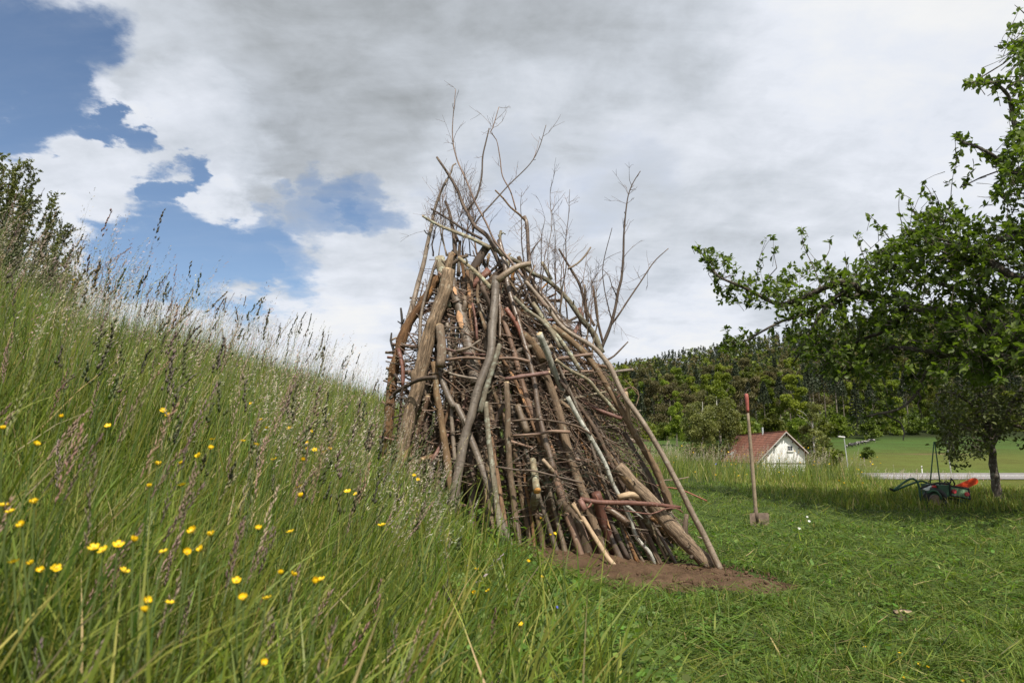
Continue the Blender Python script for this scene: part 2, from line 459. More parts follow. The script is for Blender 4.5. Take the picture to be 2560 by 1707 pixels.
def mat_soil():
    m, t, out = new_mat('soil'); b = t.n('ShaderNodeBsdfPrincipled'); tcn = t.n('ShaderNodeTexCoord')
    a = t.noise(tcn.outputs['Object'], 9, 8, 0.65); f = t.noise(tcn.outputs['Object'], 70, 6, 0.7)
    c = t.mixc(t.rng(a, 0.3, 0.7), (0.105, 0.062, 0.036), (0.20, 0.125, 0.075)); c = t.mixc(t.rng(f, 0.35, 0.75, 0, 0.6), c, (0.055, 0.034, 0.02))
    t.l(c, b.inputs['Base Color']); b.inputs['Roughness'].default_value = 0.95; b.inputs['Specular IOR Level'].default_value = 0.15
    bp = t.n('ShaderNodeBump'); bp.inputs['Strength'].default_value = 1.0; bp.inputs['Distance'].default_value = 0.03
    t.l(t.math('ADD', f, t.math('MULTIPLY', a, 1.5)), bp.inputs['Height']); t.l(bp.outputs[0], b.inputs['Normal']); t.l(b.outputs[0], out.inputs[0]); return m
M['soil'] = mat_soil()

def mat_ground():
    m, t, out = new_mat('ground'); b = t.n('ShaderNodeBsdfPrincipled'); tcn = t.n('ShaderNodeTexCoord')
    a = t.n('ShaderNodeAttribute', attribute_name='zone')
    big = t.noise(tcn.outputs['Object'], 0.13, 6, 0.6); mid = t.noise(tcn.outputs['Object'], 1.7, 6, 0.65); fin = t.noise(tcn.outputs['Object'], 28, 5, 0.7)
    hs = t.n('ShaderNodeHueSaturation'); t.l(a.outputs['Color'], hs.inputs['Color'])
    v = t.math('MULTIPLY', t.rng(big, 0.25, 0.75, 0.8, 1.2), t.rng(mid, 0.25, 0.75, 0.8, 1.2)); v = t.math('MULTIPLY', v, t.rng(fin, 0.3, 0.7, 0.65, 1.3))
    t.l(v, hs.inputs['Value']); t.l(t.rng(big, 0.3, 0.7, 0.485, 0.512), hs.inputs['Hue'])
    t.l(hs.outputs[0], b.inputs['Base Color']); b.inputs['Roughness'].default_value = 0.95; b.inputs['Specular IOR Level'].default_value = 0.1
    bp = t.n('ShaderNodeBump'); bp.inputs['Strength'].default_value = 0.8; bp.inputs['Distance'].default_value = 0.04
    t.l(fin, bp.inputs['Height']); t.l(bp.outputs[0], b.inputs['Normal']); t.l(b.outputs[0], out.inputs[0]); return m
M['ground'] = mat_ground()

# ------------------------------------------------------------------ ground: one sheet to the horizon
def spaced(a, b, near, n0, n1, n2):
    pass
gx = np.unique(np.concatenate([np.linspace(-400, -30, 20), np.linspace(-30, -8, 30), np.linspace(-8, 10, 121), np.linspace(10, 40, 31), np.linspace(40, 260, 45), np.linspace(260, 700, 16)]))
gy = np.unique(np.concatenate([np.linspace(-60, -4, 12), np.linspace(-4, 20, 151), np.linspace(20, 60, 55), np.linspace(60, 300, 90), np.linspace(300, 700, 46), np.linspace(700, 1500, 16)]))
X, Y = np.meshgrid(gx, gy)
Z = H(X, Y)
V = np.stack([X.ravel(), Y.ravel(), Z.ravel()], 1)
nx, ny = len(gx), len(gy)
idx = np.arange(nx * ny).reshape(ny, nx)
Q = np.stack([idx[:-1, :-1].ravel(), idx[:-1, 1:].ravel(), idx[1:, 1:].ravel(), idx[1:, :-1].ravel()], 1)
BY = np.array([-5, 0, 2.95, 4.2, 5.2, 6.2, 6.6, 7.4, 8.0, 9.0, 12, 15, 16.2, 17])
BX = np.array([0.6, 0.55, 0.38, 0.16, -0.12, -0.45, -1.0, -1.3, -0.9, 0.4, 1.5, 3.0, 4.6, 99])
def bound(y): return np.interp(y, BY, BX)
zx, zy = V[:, 0], V[:, 1]
zone = np.tile(np.array([0.055, 0.082, 0.02]), (len(V), 1))
zone[zx < bound(zy)] = (0.04, 0.06, 0.018)
far = sstep(30, 60, zy)[:, None]
zone = zone * (1 - far) + far * np.array([0.086, 0.100, 0.020])
rd = (np.exp(-((zy - 109) / 6.0) ** 2) * (zy > 80))[:, None]
zone = zone * (1 - 0.6 * rd) + 0.6 * rd * np.array([0.075, 0.115, 0.02])
g2 = (sstep(150, 215, zy) * (zx > -50))[:, None]
zone = zone * (1 - g2) + g2 * np.array([0.05, 0.085, 0.018])
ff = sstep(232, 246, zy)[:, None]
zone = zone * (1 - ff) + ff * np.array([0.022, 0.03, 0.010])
bp_ = np.exp(-(((zx - 108) / 9.0) ** 2 + ((zy - 176) / 3.5) ** 2))[:, None]
zone = zone * (1 - bp_) + bp_ * np.array([0.13, 0.09, 0.045])
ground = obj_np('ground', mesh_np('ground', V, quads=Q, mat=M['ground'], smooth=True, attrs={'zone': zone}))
tag(ground, 'green hillside meadow with a mown strip, falling to the valley', kind='structure')

# bare trodden soil at the foot of the pile
def soil_sheet():
    n = 64; m_ = 44
    pts = []; c = (1.05, 5.98)
    for j in range(m_ + 1):
        for i in range(n):
            a = 2 * math.pi * i / n; r = j / m_
            wob = 1 + 0.16 * math.sin(3 * a + 0.7) + 0.10 * math.sin(5 * a + 2.0) + 0.05 * math.sin(11 * a)
            ex = 1.14 * r * wob * math.cos(a); ey = 0.84 * r * wob * math.sin(a); x = c[0] + ex * 0.94 + ey * 0.34; y = c[1] - ex * 0.34 + ey * 0.94
            lump = 0.018 * math.sin(13 * x + 3 * y) * math.sin(17 * y) + 0.012 * math.sin(31 * x + 1) * math.cos(27 * y)
            pts.append((x, y, Hs(x, y) + 0.012 * (1 - r ** 2.2) - 0.03 * r ** 6 + lump * (1 - r ** 4) + 0.012))
    q = [(j * n + i, j * n + (i + 1) % n, (j + 1) * n + (i + 1) % n, (j + 1) * n + i) for j in range(m_) for i in range(n)]
    return obj_np('soil', mesh_np('soil', pts, quads=q, mat=M['soil'], smooth=True))
tag(soil_sheet(), 'bare brown soil trodden at the foot of the wood pile', kind='structure')
def soil_r(x, y):
    dx_ = x - 1.05; dy_ = y - 5.98
    return np.sqrt(((dx_ * 0.94 - dy_ * 0.34) / 1.25) ** 2 + ((dx_ * 0.34 + dy_ * 0.94) / 0.80) ** 2)

def clods():
    n = 900; a = rng.uniform(0, 6.28, n); r = np.sqrt(rng.random(n)) * 1.05
    ex = 1.14 * r * np.cos(a); ey = .80 * r * np.sin(a); x = 1.05 + ex * .94 + ey * .34; y = 5.98 - ex * .34 + ey * .94
    c = np.stack([x, y, H(x, y) + .016], 1)
    V, _, T, C = octas_early(c, rng.normal(size=(n, 3)), rng.uniform(.006, .020, n) ** 1.0, rng.uniform(.006, .022, n))
    tag(obj_np('soil_clods', mesh_np('soil_clods', V, tris=T, mat=M['soil'], smooth=False)), 'loose crumbs of brown soil at the foot of the pile', kind='stuff')
def octas_early(cen, ax, hl, rad):
    N = len(cen); ax = ax / np.linalg.norm(ax, axis=1, keepdims=True); r = rng.normal(size=(N, 3)); p = np.cross(ax, r); p /= np.linalg.norm(p, axis=1, keepdims=True); q = np.cross(ax, p)
    j = lambda: rng.uniform(.6, 1.2, (N, 1)); h = hl[:, None]; w_ = rad[:, None]
    V = np.stack([cen - ax * h * j(), cen + p * w_ * j(), cen + q * w_ * j(), cen - p * w_ * j(), cen - q * w_ * j(), cen + ax * h * j()], 1).reshape(-1, 3)
    f = np.array([[0, 2, 1], [0, 3, 2], [0, 4, 3], [0, 1, 4], [5, 1, 2], [5, 2, 3], [5, 3, 4], [5, 4, 1]])
    return V, None, (np.arange(N)[:, None, None] * 6 + f[None]).reshape(-1, 3), None
clods()
# road across the valley
M['road'] = mat_plain('road_asphalt', (0.185, 0.172, 0.164), 0.9, 0, 1.2, 0.12)
M['paint'] = mat_plain('road_paint', (0.62, 0.62, 0.6), 0.8, 0, 3, 0.1)
def strip(name, x0, x1, y0, y1, dz, mat, wob=0.0):
    xs = np.linspace(x0, x1, max(2, int((x1 - x0) / 3))); ys = np.linspace(0, 1, 5)
    P_ = []
    for x in xs:
        for s in ys:
            y = y0 + (y1 - y0) * s - 0.0 * x
            P_.append((x, y, Hs(x, y) + dz))
    k = len(ys); q = [(i * k + j, (i + 1) * k + j, (i + 1) * k + j + 1, i * k + j + 1) for i in range(len(xs) - 1) for j in range(k - 1)]
    return obj_np(name, mesh_np(name, P_, quads=q, mat=mat, smooth=True))
tag(strip('road', -20, 240, 97.6, 103.2, 0.12, M['road']), 'pale asphalt road across the valley', kind='structure')
rm = strip('road_marking', 40, 240, 100.3, 100.55, 0.135, M['paint']); tag(rm, 'white line along the middle of the road', kind='structure')

# ------------------------------------------------------------------ grass
def blade_arrays(base, L, wd, az, a, b, c, d, face, tint, rows=(0.0, 0.38, 0.72, 1.0), prof=(0.8, 1.0, 0.66)):
    N = len(base)
    dirv = np.stack([np.cos(az), np.sin(az), np.zeros(N)], 1)
    side = np.stack([np.cos(face), np.sin(face), np.zeros(N)], 1)
    Vs = []
    for k, t in enumerate(rows):
        cc = base + dirv * (L * (a * t + b * t * t))[:, None]
        cc[:, 2] += L * (c * t + d * t * t)
        if k < len(rows) - 1:
            off = side * (wd * prof[k] * 0.5)[:, None]
            Vs += [cc - off, cc + off]
        else: Vs.append(cc)
    nv = len(Vs)
    V = np.stack(Vs, 1).reshape(-1, 3)
    o = (np.arange(N) * nv)[:, None]
    q = []
    for k in range(len(rows) - 2):
        q.append(o + np.array([[2 * k, 2 * k + 1, 2 * k + 3, 2 * k + 2]]))
    Q = np.concatenate(q, 0); T = o + np.array([[nv - 3, nv - 2, nv - 1]])
    return V, Q, T, np.repeat(tint, nv, 0)
def blades2(base, L, wd, az, a, b, c, d, face, tint, far_y):
    """nearer blades with two bends, those farther off with one"""
    k = base[:, 1] < far_y; res = []
    for m_, kw in ((k, {}), (~k, dict(rows=(0.0, 0.55, 1.0), prof=(0.85, 0.85)))):
        if m_.any(): res.append(blade_arrays(base[m_], L[m_], wd[m_], az[m_], a[m_], b[m_], c[m_], d[m_], face[m_], tint[m_], **kw))
    return res
def merge(parts):
    Vs, Qs, Ts, Cs = [], [], [], []; n = 0
    for V, Q, T, C in parts:
        Vs.append(V); Cs.append(C)
        if Q is not None and len(Q): Qs.append(Q + n)
        if T is not None and len(T): Ts.append(T + n)
        n += len(V)
    return np.concatenate(Vs), (np.concatenate(Qs) if Qs else None), (np.concatenate(Ts) if Ts else None), np.concatenate(Cs)
def octas(cen, ax, hl, rad, tint):
    N = len(cen)
    ax = ax / np.linalg.norm(ax, axis=1, keepdims=True)
    r = rng.normal(size=(N, 3)); p = np.cross(ax, r); p /= np.linalg.norm(p, axis=1, keepdims=True); q = np.cross(ax, p)
    h = hl[:, None]; w_ = rad[:, None]
    V = np.stack([cen - ax * h, cen + p * w_, cen + q * w_, cen - p * w_, cen - q * w_, cen + ax * h * 1.15], 1).reshape(-1, 3)
    f = np.array([[0, 2, 1], [0, 3, 2], [0, 4, 3], [0, 1, 4], [5, 1, 2], [5, 2, 3], [5, 3, 4], [5, 4, 1]])
    T = (np.arange(N)[:, None, None] * 6 + f[None]).reshape(-1, 3)
    return V, None, T, np.repeat(tint, 6, 0)
def diamonds(cen, ax, hl, rad, tint):
    N = len(cen); ax = ax / np.linalg.norm(ax, axis=1, keepdims=True); p = np.cross(ax, rng.normal(size=(N, 3))); p /= np.linalg.norm(p, axis=1, keepdims=True)
    V = np.stack([cen - ax * hl[:, None], cen + p * rad[:, None], cen + ax * hl[:, None] * 1.2, cen - p * rad[:, None]], 1).reshape(-1, 3)
    return V, np.arange(N * 4).reshape(-1, 4), None, np.repeat(tint, 4, 0)
def pick_tints(n, pal, wts, jit=0.22):
    pal = np.array(pal); k = rng.choice(len(pal), n, p=np.array(wts) / np.sum(wts))
    c = pal[k] * (1 + jit * rng.normal(size=(n, 1))) * (1 + 0.07 * rng.normal(size=(n, 3)))
    return np.clip(c, 0.008, 0.8)
def sample(n, dens, y0, y1, u0, u1):
    """points in the wedge seen by the camera, kept by the density function (0..1), thinner with distance"""
    y = y0 + (y1 - y0) * np.sqrt(rng.random(n * 3) * (1 - (y0 / y1) ** 2) + (y0 / y1) ** 2) if False else np.exp(rng.uniform(math.log(y0), math.log(y1), n * 3))
    x = y * rng.uniform(u0, u1, n * 3)
    k = rng.random(n * 3) < dens(x, y)
    x, y = x[k][:n], y[k][:n]
    return x, y
def pile_out(x, y, g=1.0): return (((x - 0.28) / (1.5 * g)) ** 2 + ((y - 7.0) / (0.85 * g)) ** 2) > 1
G_PAL = [(0.150, 0.195, 0.028), (0.098, 0.140, 0.024), (0.215, 0.238, 0.046), (0.27, 0.265, 0.070), (0.42, 0.34, 0.18), (0.062, 0.105, 0.020)]
G_W = [3.2, 3.6, 2.6, 1.4, 0.55, 2.2]
WIND = 0.25

def clump(x, y):
    return 0.5 + 0.5 * np.sin(x * 3.1 + 1.3 * np.sin(y * 2.3)) * np.cos(y * 2.7 + 0.8 * np.sin(x * 1.9))

def tall_height(x, y):
    edge = np.clip((bound(y) - x) / np.where(y < 5.2, 1.5, 1.0), 0, 1)
    h = 0.19 + 0.50 * edge ** 0.9
    h = h * (0.80 + 0.35 * clump(x * 0.7, y * 0.7))
    back = (y > 9.0) & (x > 0.2)
    h = np.where(back, 0.58 + 0.25 * clump(x * .5, y * .5), h)
    h = h * (1 - 0.30 * sstep(3.2, 1.6, y))
    # the right of the far strip is lower: the road shows over it
    h = h * np.where(y > 14, 1 - 0.62 * sstep(0.47, 0.56, x / np.maximum(y, 1)), 1.0)
    return h
def dens_tall(x, y):
    return ((x < bound(y)) & pile_out(x, y, 0.92) & (soil_r(x, y) > 1.02)) * (0.55 + 0.45 * clump(x * 1.3 + 4, y * 1.3))

parts = []
# upright blades of the uncut meadow
x, y = sample(104000, dens_tall, 0.75, 30, -1.0, 0.85)
h = tall_height(x, y) * rng.uniform(0.55, 1.15, len(x))
base = np.stack([x, y, H(x, y) - 0.02], 1)
az = rng.normal(0.2, 2.2, len(x))
lean = np.abs(rng.normal(0.12, 0.17, len(x))); curl = np.abs(rng.normal(0.12, 0.2, len(x)))
wd = rng.uniform(0.0022, 0.0070, len(x)) * (1 + 0.055 * y)
parts += blades2(base, h, wd, az, lean, curl, np.ones(len(x)), -0.45 * curl, rng.uniform(-0.9, 0.9, len(x)), pick_tints(len(x), G_PAL, G_W), 5.5)
# low understorey
x, y = sample(45000, dens_tall, 0.8, 14, -0.95, 0.3)
h = rng.uniform(0.10, 0.30, len(x))
base = np.stack([x, y, H(x, y) - 0.02], 1)
curl = np.abs(rng.normal(0.35, 0.25, len(x)))
parts.append(blade_arrays(base, h, rng.uniform(0.004, 0.010, len(x)) * (1 + 0.04 * y), rng.uniform(0, 6.28, len(x)), np.full(len(x), 0.15), curl, np.ones(len(x)), -0.5 * curl,
                          rng.uniform(0, 3.14, len(x)), pick_tints(len(x), G_PAL, [2, 4, 1, .6, .5, 3])))
# a few broad bent leaves close by
x, y = sample(5200, lambda x, y: (x < bound(y)) * 1.0, 0.9, 7.0, -0.9, 0.15)
h = rng.uniform(0.3, 0.75, len(x)); curl = np.abs(rng.normal(0.45, 0.25, len(x)))
parts.append(blade_arrays(np.stack([x, y, H(x, y)], 1), h, rng.uniform(0.006, 0.012, len(x)), rng.normal(0.3, 1.8, len(x)), np.full(len(x), 0.12), curl, np.ones(len(x)), -0.55 * curl,
                          rng.uniform(-1.2, 1.2, len(x)), pick_tints(len(x), G_PAL, [4, 2, 3, .8, .2, 2]), rows=(0, 0.25, 0.5, 0.76, 1.0), prof=(0.7, 1, 0.95, 0.6)))
V_, Q_, T_, C_ = merge(parts)
tag(obj_np('meadow_grass', mesh_np('meadow_grass', V_, quads=Q_, tris=T_, mat=M['blade'], attrs={'tint': C_})),
    'tall uncut meadow grass on the bank and behind the lawn', kind='stuff')

# flowering stalks with seed heads
def stalks(n, dens, y0, y1, u0, u1, hmin, hmax, kind, lean_m=0.12):
    x, y = sample(n, dens, y0, y1, u0, u1)
    N = len(x)
    hh = (hmin + (hmax - hmin) * rng.random(N) ** 1.4 * 1.25) * np.clip(tall_height(x, y) / 0.62, 0.62, 1.15)
    base = np.stack([x, y, H(x, y)], 1)
    az = rng.normal(0.1, 0.7, N); lean = np.abs(rng.normal(lean_m, 0.09, N)); curl = np.abs(rng.normal(0.10, 0.10, N))
    a, b, c, d = lean, curl, np.ones(N), -0.4 * curl
    out = [blade_arrays(base, hh, (0.0016 + 0.0007 * rng.random(N)) * (1 + 0.09 * y), az, a, b, c, d, rng.uniform(-.8, .8, N), pick_tints(N, [(0.13, 0.17, 0.05), (0.20, 0.19, 0.08), (0.10, 0.14, 0.05)], [3, 2, 2]))]
    dirv = np.stack([np.cos(az), np.sin(az), np.zeros(N)], 1)
    def pos(t):
        p = base + dirv * (hh * (a * t + b * t * t))[:, None]; p[:, 2] += hh * (c * t + d * t * t); return p
    tan = dirv * (a + 2 * b)[:, None]; tan[:, 2] += c + 2 * d
    tan /= np.linalg.norm(tan, axis=1, keepdims=True)
    far_ = (1 + 0.05 * y)
    if kind == 'oat':
        K = 24; tintb = pick_tints(N, [(0.52, 0.45, 0.37), (0.42, 0.34, 0.27), (0.36, 0.34, 0.20), (0.32, 0.22, 0.18)], [3, 2, 2, 2], 0.2)
        for k in range(K):
            t = 0.76 + 0.27 * k / K
            p = pos(t); sp = (1.06 - t) * 0.30 * hh * rng.uniform(0.3, 1.0, N) * 0.55
            ang = rng.normal(0.1, 1.1, N); off = np.stack([np.cos(ang), np.sin(ang), rng.uniform(-0.25, 0.5, N)], 1)
            ax_ = off * 0.8 + tan * 0.7 + rng.normal(scale=0.25, size=(N, 3))
            out.append(diamonds(p + off * sp[:, None], ax_, rng.uniform(0.0045, 0.0080, N) * far_, rng.uniform(0.0010, 0.0018, N) * far_, tintb))
    elif kind == 'cocksfoot':
        tintb = pick_tints(N, [(0.075, 0.085, 0.035), (0.11, 0.095, 0.05), (0.06, 0.055, 0.035), (0.13, 0.10, 0.075)], [3, 2, 2, 2], 0.2)
        for k in range(11):
            t = 0.88 + 0.14 * k / 11
            p = pos(t); ang = rng.normal(0.1, 1.0, N); off = np.stack([np.cos(ang), np.sin(ang), rng.uniform(0.2, 0.9, N)], 1)
            sp = np.where(k < 3, 0.022, 0.006) * rng.uniform(0.5, 1.3, N)
            out.append(octas(p + off * sp[:, None], tan + 0.35 * off, rng.uniform(0.007, 0.013, N) * far_, rng.uniform(0.0032, 0.0055, N) * far_, tintb))
    elif kind == 'spike':
        tintb = pick_tints(N, [(0.25, 0.165, 0.13), (0.32, 0.24, 0.17), (0.28, 0.26, 0.13), (0.18, 0.12, 0.10)], [3, 2, 2, 2], 0.2)
        for k in range(34):
            t = 0.79 + 0.22 * k / 34
            p = pos(t); ang = rng.uniform(0, 6.28, N); off = np.stack([np.cos(ang), np.sin(ang), np.zeros(N)], 1)
            out.append(octas(p + off * 0.0046 * np.sin(3.14 * (k + 1.0) / 36) * (1 + 0.4 * rng.random((N, 1))), tan + off * 0.35, rng.uniform(0.005, 0.010, N) * far_, rng.uniform(0.0010, 0.0019, N) * far_, tintb))
    return out
dt = dens_tall
patchy = lambda f, ph: (lambda x, y: dens_tall(x, y) * np.clip(0.15 + 1.1 * (0.5 + 0.5 * np.sin(x * f + ph) * np.cos(y * f * 0.8 + ph * 2)), 0, 1))
upper = lambda x, y: dens_tall(x, y) * np.where(x / np.maximum(y, .1) < -0.12, 1.0, 0.25) * sstep(1.6, 3.2, y)
left_ = lambda x, y: dens_tall(x, y) * np.where(x / np.maximum(y, .1) < -0.20, 1.0, 0.12)
sp = []
sp += stalks(1700, lambda x, y: upper(x, y) * (clump(x * 1.9 + 1, y * 1.9) > .42), 2.6, 11, -0.98, -0.1, 0.70, 1.02, 'oat', 0.14)
sp += stalks(330, left_, 2.2, 10, -0.98, -0.1, 0.68, 1.05, 'cocksfoot', 0.12)
sp += stalks(280, left_, 1.2, 10, -0.98, 0.05, 0.62, 1.02, 'spike', 0.12)
sp += stalks(1700, lambda x, y: dens_tall(x, y) * (x > 0.3) * np.where(x / np.maximum(y, .1) > 0.45, 0.3, 1.0), 14.5, 30, -0.05, 0.70, 0.60, 0.85, 'oat', 0.06)
V_, Q_, T_, C_ = merge(sp)
tag(obj_np('grass_seed_heads', mesh_np('grass_seed_heads', V_, quads=Q_, tris=T_, mat=M['seed'], attrs={'tint': C_})),
    'flowering grass stalks with straw, purple and dark seed heads above the meadow', kind='stuff')

# small round leaves of clover and herbs near the ground
def herb_leaves(n, dens, y0, y1, u0, u1, lo, hi):
    x, y = sample(n, dens, y0, y1, u0, u1); N = len(x)
    a = rng.uniform(0, 6.28, N); s = rng.uniform(.007, .020, N) * (1 + .05 * y); el = rng.normal(0, .35, N)
    d = np.stack([np.cos(a), np.sin(a), el], 1); q = np.stack([-np.sin(a), np.cos(a), rng.normal(0, .35, N)], 1)
    c = np.stack([x, y, H(x, y) + rng.uniform(lo, hi, N)], 1)
    ring = [(-1, 0), (-.4, .62), (.45, .6), (1, 0), (.45, -.6), (-.4, -.62)]
    V = np.stack([c + d * (s * u)[:, None] + q * (s * v)[:, None] for u, v in ring], 1).reshape(-1, 3)
    o = (np.arange(N) * 6)[:, None]
    Q = np.concatenate([o + np.array([[0, 1, 2, 3]]), o + np.array([[0, 3, 4, 5]])])
    return V, Q, None, np.repeat(pick_tints(N, [(0.11, 0.19, 0.03), (0.08, 0.145, 0.024), (0.15, 0.21, 0.05)], [3, 3, 1.5], .25), 6, 0)
hp = [herb_leaves(15000, lambda x, y: (x < bound(y) + .3) * 1.0 * (x > -2.5), 1.4, 6.5, -.75, .25, .02, .26), herb_leaves(13000, lambda x, y: (x > bound(y)) * (soil_r(x, y) > 1.0) * (clump(x * 2.6 + 1, y * 2.6) > .35), 2.6, 9, 0.0, .95, .01, .06)]
V_, Q_, T_, C_ = merge(hp)
tag(obj_np('meadow_herbs', mesh_np('meadow_herbs', V_, quads=Q_, tris=T_, mat=M['blade'], attrs={'tint': C_})), 'small round clover and herb leaves low between the grass', kind='stuff')
# mown lawn: short stubble plus lying clippings
parts = []
def dens_lawn(x, y):
    r = soil_r(x, y)
    return (x > bound(y) - 0.25) * np.where(r < 0.95, 0.05, 1.0) * pile_out(x, y, 0.85) * (0.6 + 0.4 * clump(x * 1.7, y * 1.7))
LP = [(0.115, 0.170, 0.026), (0.084, 0.136, 0.022), (0.165, 0.21, 0.036), (0.20, 0.225, 0.055), (0.34, 0.28, 0.13)]
x, y = sample(84000, dens_lawn, 2.6, 19, -0.02, 0.98)
N = len(x)
h = rng.uniform(0.022, 0.085, N) * (0.6 + 0.8 * clump(x * 1.1 + 2, y * 1.1)) * np.where((x > 4.4) & (y > 10.2), 1.6, 1.0)
curl = np.abs(rng.normal(0.3, 0.3, N))
parts += blades2(np.stack([x, y, H(x, y) - 0.01], 1), h, rng.uniform(0.003, 0.0065, N) * (1 + 0.10 * y), rng.uniform(0, 6.28, N), np.abs(rng.normal(0.2, 0.2, N)), curl, np.ones(N), -0.5 * curl,
                          rng.uniform(-1.2, 1.2, N), pick_tints(N, LP, [3, 5, 2.0, .8, .25], 0.3), 4.6)
x, y = sample(36000, lambda x, y: dens_lawn(x, y) * np.where(soil_r(x, y) < 0.95, 0.6, 1), 2.6, 15, -0.02, 0.98)
N = len(x); L = rng.uniform(0.05, 0.22, N)
parts.append(blade_arrays(np.stack([x, y, H(x, y) + rng.uniform(0.01, 0.09, N)], 1), L, rng.uniform(0.003, 0.008, N) * (1 + 0.08 * y), rng.normal(0.2, 1.0, N) + np.where(rng.random(N) < .5, 3.14, 0), np.ones(N), np.zeros(N),
                          rng.normal(0.1, 0.22, N), rng.normal(-0.08, 0.15, N), rng.uniform(0, 3.14, N), pick_tints(N, LP, [3.5, 4, 3, 1.5, .35], 0.30)))
# tufts left standing at the near edge
x, y = sample(3600, lambda x, y: (x > bound(y) - .2) * (soil_r(x, y) > 1.25) * (clump(x * 2.1, y * 2.1) > 0.70), 2.6, 5.2, 0.0, 0.95)
N = len(x); curl = np.abs(rng.normal(0.35, 0.25, N))
parts.append(blade_arrays(np.stack([x, y, H(x, y)], 1), rng.uniform(0.08, 0.24, N), rng.uniform(0.003, 0.007, N) * 1.2, rng.uniform(0, 6.28, N), np.full(N, 0.2), curl, np.ones(N), -0.5 * curl, rng.uniform(-1, 1, N), pick_tints(N, LP, [3, 3, 2.4, .7, .2])))
# longer grass round the cart and the small tree
x, y = sample(16000, lambda x, y: (x > 4.2) * (y > 10.2) * sstep(4.2, 6.0, x), 10.2, 22, 0.3, 0.95)
N = len(x); curl = np.abs(rng.normal(0.2, 0.2, N))
parts.append(blade_arrays(np.stack([x, y, H(x, y)], 1), rng.uniform(0.07, 0.22, N), rng.uniform(0.004, 0.008, N) * 1.8, rng.uniform(0, 6.28, N), np.full(N, 0.1), curl, np.ones(N), -0.4 * curl, rng.uniform(-1, 1, N), pick_tints(N, G_PAL, [3, 1.5, 3.4, 2.2, .9, .6])))
V_, Q_, T_, C_ = merge(parts)
tag(obj_np('lawn_grass', mesh_np('lawn_grass', V_, quads=Q_, tris=T_, mat=M['blade'], attrs={'tint': C_})),
    'freshly mown short grass with lying clippings right of the wood pile', kind='stuff')

# ------------------------------------------------------------------ wood pile: every log and branch a thing of its own
OUT_Y = np.array([500, 560, 600, 700, 800, 900, 1000, 1100, 1200, 1300, 1425])
OUT_L = np.array([1150, 1100, 1075, 1050, 1010, 975, 965, 960, 960, 970, 1000])
OUT_R = np.array([1240, 1255, 1275, 1350, 1440, 1525, 1580, 1625, 1665, 1720, 1790])
YC = 7.0
def surf(px, py, d=0.0):
    """distance (y) of the pile's front face along the ray of a photo pixel"""
    L = np.interp(py, OUT_Y, OUT_L); R = np.interp(py, OUT_Y, OUT_R)
    r = (R - L) / 2; t = (px - (L + R) / 2) / r
    return YC - 0.52 * r * YC / FPX * math.sqrt(max(0.0, 1 - t * t)) + d
def catmull(pts, step):
    pts = [Vector(p) for p in pts]
    if len(pts) == 2:
        n = max(2, int((pts[1] - pts[0]).length / step)); return [pts[0].lerp(pts[1], i / n) for i in range(n + 1)]
    P_ = [pts[0] * 2 - pts[1]] + pts + [pts[-1] * 2 - pts[-2]]
    out = []
    for i in range(1, len(P_) - 2):
        p0, p1, p2, p3 = P_[i - 1:i + 3]
        n = max(1, int((p2 - p1).length / step))
        for k in range(n):
            t = k / n
            out.append(0.5 * ((2 * p1) + (p2 - p0) * t + (2 * p0 - 5 * p1 + 4 * p2 - p3) * t * t + (3 * p1 - p0 - 3 * p2 + p3) * t ** 3))
    out.append(pts[-1]); return out
